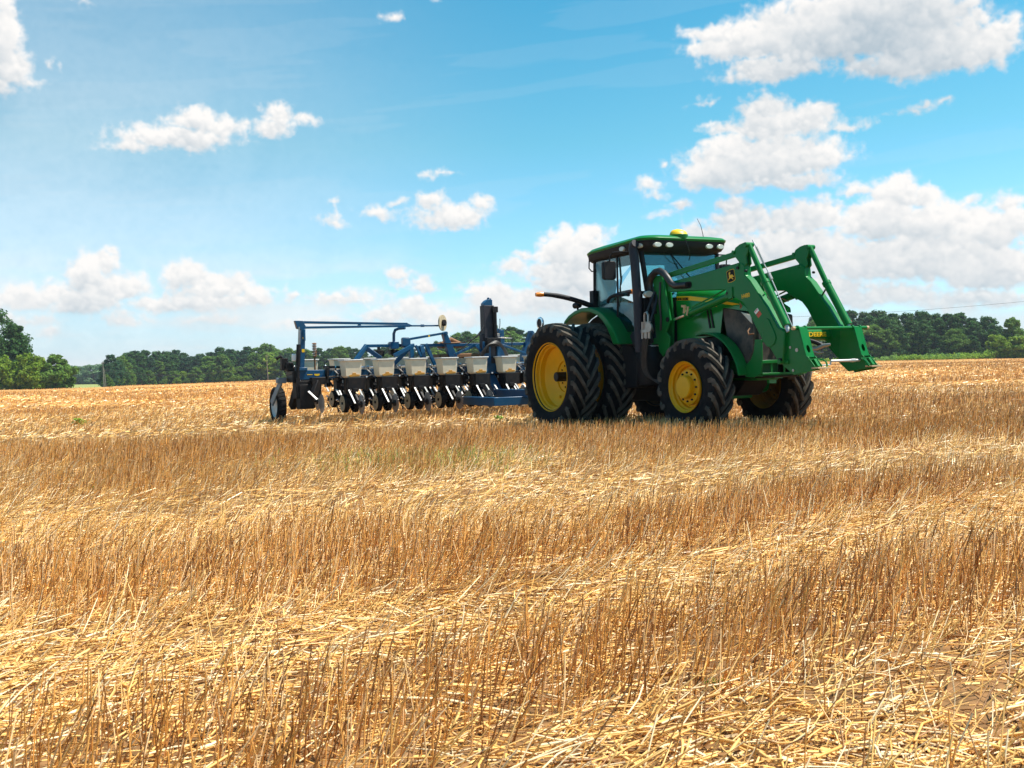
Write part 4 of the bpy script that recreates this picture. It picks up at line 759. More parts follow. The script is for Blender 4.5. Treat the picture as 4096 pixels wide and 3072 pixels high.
# ---- row unit: built round (0,0) = front of its hopper, centre line; x forward
def make_row_unit(front):
    m = MB()
    m.bx(-.24, .04, -.13, .24, .705, .975)                                                    # meter drive housing
    m.bx(-.46, -.32, -.07, .09, .40, .95)
    m.beam((-.38, -.11, .72), (-.85, -.11, .92), .03, .06); m.beam((-.38, .13, .72), (-.85, .13, .92), .03, .06); m.beam((-.38, -.11, .90), (-.85, -.11, 1.08), .03, .06); m.beam((-.38, .13, .90), (-.85, .13, 1.08), .03, .06)
    m.bx(-.90, -.78, -.14, .16, .85, 1.15); m.beam((-.1, .0, .74), (.24, .02, .44), .05, .06); m.beam((-.35, .0, .70), (-.28, .0, .36), .08, .16); m.bx(-.80, -.45, -.20, -.14, .92, .98)
    m.tube([(-.62, -.19, 1.02), (-.55, -.19, 1.10), (-.62, -.19, 1.17), (-.69, -.19, 1.10)], .02, 6); m.bx(-.7, -.5, -.22, -.12, .70, .9)
    m.tube([(-.30, .16, .97), (-.34, .20, .80), (-.30, .12, .60), (-.34, .06, .45)], .014, 6); m.tube([(-.05, -.13, .95), (-.02, -.17, .80), (-.10, -.12, .62)], .012, 6); m.tube([(-.36, -.15, 1.0), (-.50, -.17, 1.12), (-.75, -.10, 1.14)], .010, 6)
    m.beam((-.60, .10, .70), (-.60, .0, .35), .05, .08); m.bx(.0, .10, -.05, .07, .66, .74); m.beam((.05, -.08, .70), (-.30, -.115, .45), .03, .04); m.cyl((-.30, -.19, .412), (-.30, .19, .412), .03, 10); m.cyl((.42, -.06, .40), (.42, .08, .40), .025, 8)
    for q in range(5): m.cyl((.045, -.08 + q * .07, .73), (.056, -.08 + q * .07, .73), .009, 6)
    u = m.build('row_unit', 'black_planter', pl, bevel=.008)
    def taper(x0, x1, y0, y1, z1, x2, x3, y2, y3, z0):
        k = MB(); k.add([(x0, y0, z1), (x1, y0, z1), (x1, y1, z1), (x0, y1, z1), (x2, y2, z0), (x3, y2, z0), (x3, y3, z0), (x2, y3, z0)], [(0, 1, 2, 3), (7, 6, 5, 4), (0, 4, 5, 1), (1, 5, 6, 2), (2, 6, 7, 3), (3, 7, 4, 0)]); return k
    k = taper(-.37, .01, -.19, .19, 1.335, -.33, -.01, -.165, .175, 1.0); kk = taper(-.33, -.01, -.165, .175, 1.002, -.26, -.05, -.11, .15, .955); k.add(kk.v, kk.f); k.bx(-.382, .022, -.202, .202, 1.318, 1.336)
    h = k.build('hopper', 'poly_hopper', u, bevel=.016)
    k = MB(); k.bx(-.395, .032, -.217, .217, 1.337, 1.364); k.build('lid', 'hopper_lid', h, bevel=.008)
    k = MB(); k.prism([(-.08, .985), (.14, 1.0), (.15, 1.035), (.06, 1.045), (.06, 1.075), (-.02, 1.075), (-.02, 1.045), (-.10, 1.02)], -.03, .004, 'x'); k.build('latch', 'orange_latch', u, bevel=.003)
    for so, yy in ((-1, -.115), (1, .115)):
        k = MB(); k.lathe([(.155, -.055), (.185, -.055), (.20, -.045), (.205, 0), (.20, .045), (.185, .055), (.155, .055)], (0, 0, 0), 32, True); g = k.build('gauge_wheel', 'rubber', u, off=(0, 0, 0)); g.location = (-.30, yy, .412)
        k = MB(); k.lathe([(.0, so * .050), (.10, so * .052), (.168, so * .062), (.175, so * .060), (.175, so * .048), (.0, so * .04)], (0, 0, 0), 28); k.build('wheel_disc', 'disc_beige', g)
        k = MB(); k.cyl((0, so * .05, 0), (0, so * .075, 0), .018, 8); k.cyl((.08, so * .045, .06), (.08, so * .06, .06), .007, 6); k.cyl((-.07, so * .045, .07), (-.07, so * .06, .07), .007, 6); k.cyl((-.02, so * .045, -.1), (-.02, so * .06, -.1), .007, 6); k.build('wheel_hub', 'black_steel', g)
    k = MB(); n = 40; R_ = .208
    k.lathe([(.0, -.006), (.19, -.006), (R_, 0), (.19, .006), (.0, .006)], (0, 0, 0), 40)
    for q in range(20):
        a = 2 * math.pi * q / 20; k.beam((.13 * math.cos(a), 0, .13 * math.sin(a)), (.20 * math.cos(a + .1), 0, .20 * math.sin(a + .1)), .018, .012)
    c = k.build('coulter_disc', 'grey_disc', u); c.location = (.42, .02, .40)
    k = MB(); k.cyl((0, -.03, 0), (0, .03, 0), .07, 16); k.build('disc_hub', 'black_steel', c)
    for a, b in (((.10, -.15, .715), (.32, -.09, .42)), ((.08, .10, .715), (.30, .10, .55)), ((-.12, -.36, .73), (.02, -.34, .60))):
        k = MB(); d = (Vector(b) - Vector(a)); k.beam(a, b, .038, .012, (.7, 0, .7)); k.build('coulter_strut', 'strut_paint', u, bevel=.003)
    k = MB()
    for yy in (-.16, .02):
        for q in range(10):
            a = 2 * math.pi * q / 10; k.beam((-.62 + .05 * math.cos(a), yy, .33 + .05 * math.sin(a)), (-.62 + .15 * math.cos(a + .3), yy + .03, .33 + .15 * math.sin(a + .3)), .02, .012)
    k.build('trash_wheel', 'black_steel', u)
    k = MB(); k.cyl((-.62, -.2, .48), (-.62, -.16, .48), .02, 8); k.cyl((-.5, -.2, .46), (-.5, -.16, .46), .018, 8); k.cyl((.06, .28, .985), (.04, .30, .985), .02, 8); k.cyl((-.78, -.18, 1.17), (-.72, -.16, 1.22), .014, 8); k.cyl((-.75, -.18, 1.10), (-.70, -.2, 1.08), .016, 8); k.build('unit_bolt', 'chrome', u)
    k = MB(); k.prism([(-.36, .86), (-.325, .86), (-.325, .92), (-.36, .92)], -.1325, -.130); k.build('unit_label', 'white_label', u, smooth=0)
    return u
proto = make_row_unit(True)
front_y = [-3.53 + .762 * k for k in range(10)]; back_y = [-3.91 + .762 * k for k in range(11)]
for i, y in enumerate(front_y):
    o = proto if i == 0 else copy_tree(proto, pl)
    o.location = (-5.42 - OX, y, 0); o['group'] = 'row units of the planter'
for y in back_y:
    o = copy_tree(proto, pl); o.location = (-7.35 - OX, y, .05); o['group'] = 'row units of the planter'
# left end: carrying wheel, its leg, chain wheel, drive, empty row unit
m = MB(); m.lathe([(.27, -.09), (.34, -.105), (.385, -.09), (.40, -.05), (.40, .05), (.385, .09), (.34, .105), (.27, .09)], (0, 0, 0), 40, True)
for k in range(26):
    a = 2 * math.pi * k / 26; m.beam((.395 * math.cos(a), -.08, .395 * math.sin(a)), (.40 * math.cos(a + .09), .08, .40 * math.sin(a + .09)), .02, .03)
ew = m.build('carrying_wheel', 'rubber', pl); ew.location = (-6.92 - OX, -4.80, .395)
m = MB(); m.lathe([(.0, -.03), (.10, -.03), (.14, -.05), (.23, -.04), (.275, -.085), (.28, -.06), (.28, .06), (.24, .0), (.0, .0)], (0, 0, 0), 32); m.build('rim', 'hopper_lid', ew)
m = MB(); m.beam((-6.40, -4.86, .92), (-6.94, -4.93, .44), .045, .15); m.beam((-6.42, -4.74, .95), (-6.42, -4.95, .95), .12, .12); lg = pbuild(m, 'wheel_leg', 'grey_arm', bevel=.01)
m = MB(); m.bx(-6.45, -5.95, -4.72, -4.60, .90, 1.15); m.bx(-6.2, -5.9, -4.66, -4.1, .55, .93); m.beam((-6.1, -4.55, .9), (-6.5, -4.6, .35), .12, .18); m.bx(-6.15, -5.85, -4.60, -4.30, .32, .85); m.bx(-5.95, -5.75, -4.35, -4.05, .84, 1.0); m.beam((-5.8, -4.2, .9), (-5.7, -4.35, .62), .10, .16); m.bx(-6.5, -6.35, -4.84, -4.70, 1.18, 1.44); m.tube([(-6.4, -4.95, 1.42), (-6.4, -4.85, 1.48), (-6.4, -4.78, 1.40)], .035, 8); m.bx(-6.4, -6.2, -4.76, -4.62, 1.15, 1.34); pbuild(m, 'end_drive', 'black_planter', bevel=.015)
m = MB(); m.tube([(-5.8 + .01 * math.cos(a), -4.83 + .118 * math.cos(a), 1.20 + .125 * math.sin(a)) for a in [2 * math.pi * k / 28 for k in range(29)]], .007, 6, False); m.beam((-5.8, -4.94, 1.2), (-5.8, -4.72, 1.2), .012, .012); pbuild(m, 'chain_wheel', 'black_steel')
m = MB(); m.lathe([(.0, -.006), (.205, 0), (.0, .006)], (0, 0, 0), 32); cd = m.build('coulter_disc', 'grey_disc', pl); cd.location = (-5.35 - OX, -4.28, .44)
m = MB(); m.beam((-5.55, -4.50, .71), (-5.40, -4.36, .53), .05, .014, (.7, 0, .7)); pbuild(m, 'coulter_strut', 'strut_paint', bevel=.003)
m = MB(); m.bx(-6.0, -5.94, -4.72, -4.58, 1.36, 1.52); pbuild(m, 'control_box', 'white_label', bevel=.02)
m = MB()
for k in range(8): m.lathe([(.03, -.012), (.055, 0), (.03, .012)], (0, 0, 0), 12)
m.v = []; m.f = []
for k in range(9): m.tube([(-6.6, -4.02, 1.46 + k * .035), (-6.6, -4.02, 1.475 + k * .035), (-6.6, -4.02, 1.49 + k * .035)], [.03, .06, .03], 10, False)
m.cyl((-6.6, -4.02, 1.15), (-6.6, -4.02, 1.48), .02, 8); pbuild(m, 'spring', 'rust')
m = MB(); m.beam((-6.2, -3.95, 1.22), (-6.2, -3.25, 1.195), .05, .05); m.bx(-6.05, -5.9, -3.98, -3.92, 1.0, 1.22); m.bx(-6.12, -6.0, -3.60, -3.55, .96, 1.22); m.bx(-6.12, -5.98, -4.0, -3.9, .86, 1.0); pbuild(m, 'drive_chain', 'black_planter', bevel=.008)
m = MB()
for y in front_y + [3.9]:
    m.bx(-6.12, -5.95, y - .30, y - .24, 1.14, 1.19); m.beam((-6.05, y - .27, 1.18), (-5.9, y - .18, 1.05), .03, .02); m.bx(-6.3, -6.1, y - .05, y + .05, 1.152, 1.175); m.beam((-6.3, y - .2, 1.21), (-6.2, y + .3, 1.23), .03, .02)
pbuild(m, 'clamp_bolts', 'worn_steel', toolbar)

# ------------------------------------------------------------------ ground
def mesh_np(name, verts, loops_per_face, faces, material, col=None, smooth=False):
    me = bpy.data.meshes.new(name); nv = len(verts); nf = len(faces)
    me.vertices.add(nv); me.vertices.foreach_set('co', np.ascontiguousarray(verts, np.float32).ravel())
    me.loops.add(nf * loops_per_face); me.loops.foreach_set('vertex_index', np.ascontiguousarray(faces, np.int32).ravel())
    me.polygons.add(nf); me.polygons.foreach_set('loop_start', np.arange(nf, dtype=np.int32) * loops_per_face)
    try: me.polygons.foreach_set('loop_total', np.full(nf, loops_per_face, np.int32))
    except Exception: pass
    if smooth: me.polygons.foreach_set('use_smooth', np.ones(nf, bool))
    if col is not None:
        a = me.color_attributes.new('tone', 'FLOAT_COLOR', 'POINT'); c4 = np.ones((nv, 4), np.float32); c4[:, :3] = col; a.data.foreach_set('color', c4.ravel())
    me.update(); me.validate(); me.materials.append(material)
    o = bpy.data.objects.new(name, me); COL.objects.link(o); return o

# swaths of standing and of pressed stubble, traced on the ground (points of the 2212 wide view)
def trace(pts): return np.array([pix_ground(x * 1.8517, y * 1.8517)[:2] for x, y in pts])
STAND = [(trace([(420, 1659), (560, 1640), (750, 1600), (1000, 1550), (1300, 1490), (1600, 1430), (1900, 1340), (2212, 1250), (2600, 1160)]), .46, 1.0),
         (trace([(-300, 1300), (0, 1300), (300, 1285), (700, 1265), (1100, 1225), (1350, 1215), (1700, 1120), (2212, 1030), (2600, 1000)]), .60, .62),
         (trace([(-300, 965), (0, 960), (700, 952), (1300, 957), (1700, 950), (2212, 925), (2600, 915)]), 2.4, .28),
         (trace([(-300, 1075), (0, 1065), (600, 1040), (1100, 1030), (1500, 1000), (2212, 960)]), 1.0, .30)]
FLAT = [(trace([(-300, 1540), (0, 1530), (350, 1510), (700, 1430)]), .40, .75), (trace([(-300, 1440), (0, 1440), (500, 1430), (900, 1360), (1300, 1300), (1800, 1195), (2212, 1105), (2600, 1050)]), .42, 1.0),
        (trace([(-200, 855), (0, 859), (200, 873), (340, 880), (600, 884)]), 2.2, .8), (trace([(1750, 838), (2212, 828), (2600, 822)]), 2.5, .7), (trace([(1750, 810), (2212, 800), (2600, 795)]), 4, .6),
        (trace([(1500, 1659), (1900, 1560), (2212, 1480), (2600, 1400)]), .45, .8),
        (trace([(-300, 1150), (0, 1150), (600, 1110), (1100, 1090), (1600, 1040), (2212, 975)]), .8, .55)]
def seg_dist(x, y, P):
    d = np.full(x.shape, 1e9)
    for a, b in zip(P[:-1], P[1:]):
        v = b - a; L2 = (v ** 2).sum(); t = np.clip(((x - a[0]) * v[0] + (y - a[1]) * v[1]) / L2, 0, 1)
        d = np.minimum(d, np.hypot(x - a[0] - t * v[0], y - a[1] - t * v[1]))
    return d
def standing(x, y):
    """1 where stalks stand upright, 0 where the straw lies flat"""
    n = fbm(x / 1.1 + 30, y / 1.6 + 30, 201, 4)
    s = .34 + (n - .5) * 1.1
    for P, w, k in STAND: s = s + k * .75 * np.exp(-(seg_dist(x, y, P) / w) ** 2)
    for P, w, k in FLAT: s = s - k * 1.1 * np.exp(-(seg_dist(x, y, P) / w) ** 2)
    far = fbm((x * .35 + y * .12) / 6 + 9, (y - x * .25) / 3.0 + 9, 231, 4)
    w = sstep(9, 18, y); s = s * (1 - w) + w * (s * .45 + .3 + (far - .5) * 1.9)
    return np.clip(s, 0, 1)

def ground_mat():
    m = bpy.data.materials.new('stubble_ground'); m.use_nodes = True; N = m.node_tree.nodes; L = m.node_tree.links; b = N['Principled BSDF']
    b.inputs['Roughness'].default_value = .9; b.inputs['Specular IOR Level'].default_value = .15
    g = N.new('ShaderNodeTexCoord'); at = N.new('ShaderNodeAttribute'); at.attribute_name = 'tone'
    nz = N.new('ShaderNodeTexNoise'); nz.inputs['Scale'].default_value = 9; nz.inputs['Detail'].default_value = 8; nz.inputs['Roughness'].default_value = .7; L.new(g.outputs['Object'], nz.inputs[0])
    mr = N.new('ShaderNodeMapRange'); mr.inputs[1].default_value = .3; mr.inputs[2].default_value = .7; mr.inputs[3].default_value = .45; mr.inputs[4].default_value = 1.45; L.new(nz.outputs[0], mr.inputs[0])
    mp = N.new('ShaderNodeMapping'); mp.inputs['Scale'].default_value = (1, .35, 1); L.new(g.outputs['Object'], mp.inputs[0])
    n2 = N.new('ShaderNodeTexNoise'); n2.inputs['Scale'].default_value = 1.2; n2.inputs['Detail'].default_value = 6; L.new(mp.outputs[0], n2.inputs[0])
    m2 = N.new('ShaderNodeMapRange'); m2.inputs[1].default_value = .3; m2.inputs[2].default_value = .7; m2.inputs[3].default_value = .75; m2.inputs[4].default_value = 1.25; L.new(n2.outputs[0], m2.inputs[0])
    pr = N.new('ShaderNodeMath'); pr.operation = 'MULTIPLY'; L.new(mr.outputs[0], pr.inputs[0]); L.new(m2.outputs[0], pr.inputs[1])
    mx = N.new('ShaderNodeMix'); mx.data_type = 'RGBA'; mx.blend_type = 'MULTIPLY'; mx.inputs[0].default_value = 1; L.new(at.outputs['Color'], mx.inputs[6]); L.new(pr.outputs[0], mx.inputs[7]); L.new(mx.outputs[2], b.inputs['Base Color'])
    return m
def build_ground():
    ys = np.concatenate([np.linspace(-14, 2, 14), np.geomspace(2.3, 900, 330), [1150, 1500]])
    us = np.concatenate([np.linspace(-1.6, -.95, 8)[:-1], np.linspace(-.95, .95, 190), np.linspace(.95, 1.6, 8)[1:]])
    Y, U_ = np.meshgrid(ys, us, indexing='ij'); X = U_ * np.maximum(np.abs(Y), 14) ; X = np.where(np.abs(U_) < .95, U_ * np.maximum(Y, 14), X)
    Z = terrain(X, np.maximum(Y, 1)); nU = len(us)
    col = np.empty(X.shape + (3,)); n = fbm(X / 7 + 60, Y / 9 + 60, 301, 4); s = standing(X, np.maximum(Y, 1))
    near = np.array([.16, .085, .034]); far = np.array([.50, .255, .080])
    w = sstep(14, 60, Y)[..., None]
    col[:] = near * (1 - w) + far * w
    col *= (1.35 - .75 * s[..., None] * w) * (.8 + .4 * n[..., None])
    # pale ripe strips on the far left, the green field beyond the crest
    u = X / np.maximum(Y, 1); zt, dd = edge_at(np.clip(u, -1, 1)); t = Y / dd
    g = (sstep(.80, 1.0, Y / 255.0) * sstep(-.33, -.40, u) + sstep(1.02, 1.12, t))[..., None]; g = np.clip(g, 0, 1)
    col = col * (1 - g) + np.array([.26, .28, .085]) * g
    for px_, py_, rr, k in ((0, 1590, 7, 1), (250, 1610, 6, 1), (480, 1622, 5, .8)):
        p = pix_ground(px_, py_, -.35)
    V = np.stack([X, Y, Z], -1).reshape(-1, 3); i = np.arange(len(ys) - 1)[:, None] * nU + np.arange(nU - 1)[None]
    Fq = np.stack([i, i + 1, i + nU + 1, i + nU], -1).reshape(-1, 4)
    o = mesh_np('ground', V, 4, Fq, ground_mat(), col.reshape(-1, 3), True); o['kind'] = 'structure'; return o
build_ground()

def straw_mat(name, trans=.18):
    m = bpy.data.materials.new(name); m.use_nodes = True; N = m.node_tree.nodes; L = m.node_tree.links; b = N['Principled BSDF']
    at = N.new('ShaderNodeAttribute'); at.attribute_name = 'tone'; L.new(at.outputs['Color'], b.inputs['Base Color']); b.inputs['Roughness'].default_value = .40; b.inputs['Specular IOR Level'].default_value = .38
    return m
STRAW = straw_mat('straw')
def frustum_points(n, d0, d1, rng, power=0.0):
    """random ground points inside the field of view (a little wider), between two distances"""
    k = rng.rand(n); y = np.sqrt(d0 ** 2 + k * (d1 ** 2 - d0 ** 2)) if power == 0 else d0 * (d1 / d0) ** k
    x = (rng.rand(n) * 2 - 1) * (.66 * y + 2.0); return x, y
def tubes(base, direc, length, width, col, sides=3, segs=2, bend=None, rng=None):
    """many thin stalks in one mesh"""
    n = len(base); d = direc / np.linalg.norm(direc, axis=1, keepdims=True)
    ref = np.where(np.abs(d[:, 2:3]) > .9, np.array([[1.0, 0, 0]]), np.array([[0, 0, 1.0]])); a = np.cross(d, ref); a /= np.linalg.norm(a, axis=1, keepdims=True); b = np.cross(d, a)
    ph = rng.rand(n, 1) * 6.28; a, b = a * np.cos(ph) + b * np.sin(ph), -a * np.sin(ph) + b * np.cos(ph)
    V = np.empty((n, segs + 1, sides, 3), np.float32)
    for s in range(segs + 1):
        t = s / segs; c = base + d * (length * t)[:, None]
        if bend is not None: c = c + bend * (t * t * length)[:, None]
        r = width * (1 - .15 * t) / 2
        for q in range(sides):
            an = 2 * math.pi * q / sides
            V[:, s, q] = c + (a * math.cos(an) + b * math.sin(an)) * r[:, None] if sides > 2 else c + a * ((q * 2 - 1) * r)[:, None]
    st = (segs + 1) * sides; i0 = np.arange(n)[:, None] * st; fl = []
    qs = range(sides) if sides > 2 else range(1)
    for s in range(segs):
        for q in qs:
            q2 = (q + 1) % sides; fl.append(np.concatenate([i0 + s * sides + q, i0 + s * sides + q2, i0 + (s + 1) * sides + q2, i0 + (s + 1) * sides + q], 1))
    F_ = np.stack(fl, 1).reshape(-1, 4); C = np.repeat(col, st, axis=0)
    return V.reshape(-1, 3), F_, C
ROW = np.array([math.cos(math.radians(20)), math.sin(math.radians(20))]); ROWN = np.array([-ROW[1], ROW[0]])    # direction of the drill rows
def snap_rows(x, y, rng, pitch=.19, amt=1.0):
    v = x * ROWN[0] + y * ROWN[1]; t = np.round(v / pitch) * pitch + rng.normal(0, .016, len(x)); dv = (t - v) * amt; return x + dv * ROWN[0], y + dv * ROWN[1]
def wheel_clear(x, y):
    """where the tyres and the planter's wheels have pressed the straw down"""
    dx, dy = x - TX, y - TY; lx = dx * math.cos(TA) - dy * math.sin(TA); ly = dx * math.sin(TA) + dy * math.cos(TA); k = np.zeros(x.shape, bool)
    for cx, cy, w in ((0, -.765, .26), (0, -1.52, .26), (0, .765, .26), (0, 1.52, .26), (WB, -.795, .23), (WB, .795, .23)): k |= (np.abs(lx - cx) < .34) & (np.abs(ly - cy) < w)
    return k
def straw_tones(n, rng, dark=0.0):
    a = np.array([.93, .575, .20]); b = np.array([.76, .40, .10]); c = np.array([.97, .74, .43]); e = np.array([.34, .16, .050])
    r = rng.rand(n, 1); t = rng.rand(n, 1)
    out = a * (1 - t) + b * t; out = np.where(r > .80, c, out); out = np.where(r < .10 + dark, e * (.8 + .5 * t), out); return out * (.82 + .36 * rng.rand(n, 1))
def lean_dir(x, y, s, rng, up_mean, up_sd):
    """leaning mostly to the right and away, as the combine left it"""
    n = len(x); az = math.radians(20) + rng.normal(0, .55, n) + (fbm(x / 1.7, y / 1.7, 251, 3) - .5) * 1.6
    el = np.clip(rng.normal(up_mean, up_sd, n), .02, 1.55); return np.stack([np.cos(az) * np.cos(el), np.sin(az) * np.cos(el), np.sin(el)], -1)
def build_stubble():
    rng = np.random.RandomState(3); Vs, Fs, Cs = [], [], []; off = 0
    def put(V, F_, C):
        nonlocal off
        Vs.append(V); Fs.append(F_ + off); Cs.append(C); off += len(V)
    def zone(n, d0, d1, kind, wmul, sides, segs, power=0.0, hmul=1.0):
        x, y = frustum_points(n, d0, d1, rng, power); s = standing(x, y)
        if kind == 'stand': keep = rng.rand(n) < np.clip(sstep(.22, .80, s), .03, 1)
        elif kind == 'lean': keep = rng.rand(n) < np.clip(1.0 - np.abs(s - .42) * 1.5, .15, 1)
        else: keep = (rng.rand(n) < np.clip(1.15 - s * .7, .2, 1)) & (rng.rand(n) < .25 + .9 * sstep(.34, .50, fbm(x / .35 + 70, y / .35 + 70, 271, 3)))
        keep &= ~wheel_clear(x, y); x, y, s = x[keep], y[keep], s[keep]; n = len(x)
        if kind != 'lie': x, y = snap_rows(x, y, rng, amt=.85)
        z = terrain(x, y); wd = np.maximum(.0050, y * .00042) * wmul * (.7 + .6 * rng.rand(n))
        if kind == 'stand':
            D = lean_dir(x, y, s, rng, 1.36, .16); ln = (.17 + .14 * rng.rand(n)) * hmul * (.85 + .25 * s); zb = z - .01
            C = straw_tones(n, rng, .18) * np.array([1.0, .82, .66])
        elif kind == 'lean':
            D = lean_dir(x, y, s, rng, .72, .22); ln = (.16 + .16 * rng.rand(n)) * hmul; zb = z - .01; C = straw_tones(n, rng, .02)
        else:
            D = lean_dir(x, y, s, rng, .10, .16); sw = rng.rand(n) < .45; a2 = rng.rand(n) * 6.28; D[sw, 0] = np.cos(a2[sw]); D[sw, 1] = np.sin(a2[sw]); D[:, 2] = np.abs(D[:, 2]) * .8
            ln = (.06 + .20 * rng.rand(n) ** 1.6) * hmul; zb = z + .005 + .055 * rng.rand(n) ** 1.5; C = straw_tones(n, rng, .02); wd = wd * (1 + .9 * (rng.rand(n) > .8))
        bend = np.stack([rng.normal(0, .10, n), rng.normal(0, .10, n), -np.abs(rng.normal(0, .08, n))], -1)
        put(*tubes(np.stack([x, y, zb], -1), D, ln, wd, C, sides, segs, bend * (2.6 if kind == 'lie' else 1.0) if segs > 1 else None, rng))
    q = STRAW_Q
    zone(int(24000 * q), 2.2, 8, 'stand', 1.0, 3, 2); zone(int(20000 * q), 2.2, 8, 'lean', 1.0, 3, 2); zone(int(70000 * q), 2.2, 8, 'lie', 1.1, 3, 2); zone(int(40000 * q), 2.2, 10, 'lie', 1.0, 2, 1, 0, .22)
    zone(int(46000 * q), 8, 16, 'stand', 1.0, 3, 1, 0, .85); zone(int(20000 * q), 8, 16, 'lean', 1.0, 3, 1); zone(int(60000 * q), 8, 16, 'lie', 1.0, 2, 1)
    zone(int(85000 * q), 16, 34, 'stand', .85, 2, 1, 0, .72); zone(int(36000 * q), 16, 34, 'lean', .9, 2, 1, 0, .8); zone(int(60000 * q), 16, 34, 'lie', 1.2, 2, 1)
    zone(int(150000 * q), 34, 140, 'stand', .75, 2, 1, 1, .62); zone(int(60000 * q), 34, 140, 'lie', 1.5, 2, 1, 1); zone(int(50000 * q), 130, 300, 'stand', .8, 2, 1, 1, .6)
    o = mesh_np('wheat_stubble', np.concatenate(Vs), 4, np.concatenate(Fs), STRAW, np.concatenate(Cs))
    tag(o, 'golden cut wheat stubble and loose straw covering the whole field', 'stubble', kind='stuff'); return o
STRAW_Q = 1.2
build_stubble()

# ------------------------------------------------------------------ leaves, trees, weeds
def leaf_mat(name, col, tr=.35, rough=.55):
    m = bpy.data.materials.new(name); m.use_nodes = True; N = m.node_tree.nodes; L = m.node_tree.links; N.clear()
    o = N.new('ShaderNodeOutputMaterial'); d = N.new('ShaderNodeBsdfPrincipled'); t = N.new('ShaderNodeBsdfTranslucent'); mx = N.new('ShaderNodeMixShader'); at = N.new('ShaderNodeAttribute'); at.attribute_name = 'tone'
    mu = N.new('ShaderNodeMix'); mu.data_type = 'RGBA'; mu.blend_type = 'MULTIPLY'; mu.inputs[0].default_value = 1; mu.inputs[7].default_value = (*col, 1); L.new(at.outputs['Color'], mu.inputs[6])
    d.inputs['Roughness'].default_value = rough; d.inputs['Specular IOR Level'].default_value = .08; mx.inputs[0].default_value = tr
    L.new(mu.outputs[2], d.inputs['Base Color']); L.new(mu.outputs[2], t.inputs[0]); L.new(d.outputs[0], mx.inputs[1]); L.new(t.outputs[0], mx.inputs[2]); L.new(mx.outputs[0], o.inputs[0]); return m
LEAF = {'deep': leaf_mat('leaf_deep', (.052, .125, .032)), 'mid': leaf_mat('leaf_mid', (.125, .225, .042)), 'light': leaf_mat('leaf_light', (.20, .31, .035), .42), 'pale': leaf_mat('leaf_haze_pale', (.17, .28, .15)), 'blue': leaf_mat('leaf_blue', (.042, .105, .050)), 'weed': leaf_mat('leaf_weed', (.24, .40, .05), .4)}
mat('bark', (.06, .045, .03), .9, var=.3)
def leaf_cloud(centres, radii, n, size, rng, jitter=.5):
    """n small leaf sprays scattered through overlapping balls: two-faced folded quads"""
    w = radii ** 2; idx = rng.choice(len(centres), n, p=w / w.sum()); v = rng.normal(0, 1, (n, 3)); v /= np.linalg.norm(v, axis=1, keepdims=True)
    r = radii[idx, None] * (.25 + 1.0 * rng.rand(n, 1) ** .8); c = centres[idx] + v * r * np.array([1, 1, .82])
    nrm = v * .8 + np.array([0, 0, .45]) + rng.normal(0, jitter, (n, 3)); nrm /= np.linalg.norm(nrm, axis=1, keepdims=True)
    a = np.cross(nrm, rng.normal(0, 1, (n, 3))); a /= np.linalg.norm(a, axis=1, keepdims=True); b = np.cross(nrm, a); s = size * (.55 + .9 * rng.rand(n, 1))
    V = np.stack([c - a * s, c - b * s * .55 + nrm * s * .15, c + a * s, c + b * s * .55 + nrm * s * .15], 1)
    tone = (.72 + .5 * rng.rand(n, 1)) * (.85 + .3 * rng.rand(len(centres), 1)[idx]); C = np.repeat(np.concatenate([tone * (.9 + .25 * rng.rand(n, 1)), tone, tone * .9], 1), 4, axis=0)
    F_ = np.arange(n * 4).reshape(n, 4); return V.reshape(-1, 3), F_, C
def make_tree(name, h, wid, seed, leaf, nleaf, size, skirt=.10, blobs=30, egg=.55, parent_loc=(0, 0, 0)):
    """trunk with limbs and a crown of leaf sprays; the crown is h high and wid wide"""
    rng = np.random.RandomState(seed); cs, rr = [], []
    for k in range(blobs):
        t = skirt + (1 - skirt) * rng.rand() ** .85; prof = math.sin(math.pi * min(1, max(0, (t - skirt * .6) / (1.06 - skirt * .6))) ** egg) ** .7
        a = rng.rand() * 6.28; R_ = wid / 2 * prof * (.35 + .55 * rng.rand() ** .5); cs.append((R_ * math.cos(a), R_ * math.sin(a), t * h * .93)); rr.append(wid * (.065 + .085 * rng.rand()) * (.7 + .3 * prof) * (34 / max(blobs, 34)) ** .30 * rng.uniform(.7, 1.35))
    cs = np.array(cs); rr = np.array(rr)
    root = empty(name, parent_loc)
    V, F_, C = leaf_cloud(cs, rr, nleaf, size, rng); cr = mesh_np('crown', V, 4, F_, LEAF[leaf], C); cr.parent = root
    m = MB(); hh = h * .72; m.tube([(0, 0, -.6), (.05, 0, hh * .3), (-.1, .1, hh * .65), (0, 0, hh)], [h * .022, h * .017, h * .012, h * .004], 8)
    for k in range(7):
        c = cs[rng.randint(len(cs))]; z0 = min(c[2] * .6, hh * .9); m.tube([(0, 0, z0), (c[0] * .5, c[1] * .5, (z0 + c[2]) / 2), tuple(c)], [h * .008, h * .006, h * .002], 5)
    m.build('trunk', 'bark', root); return root
PROTO = []
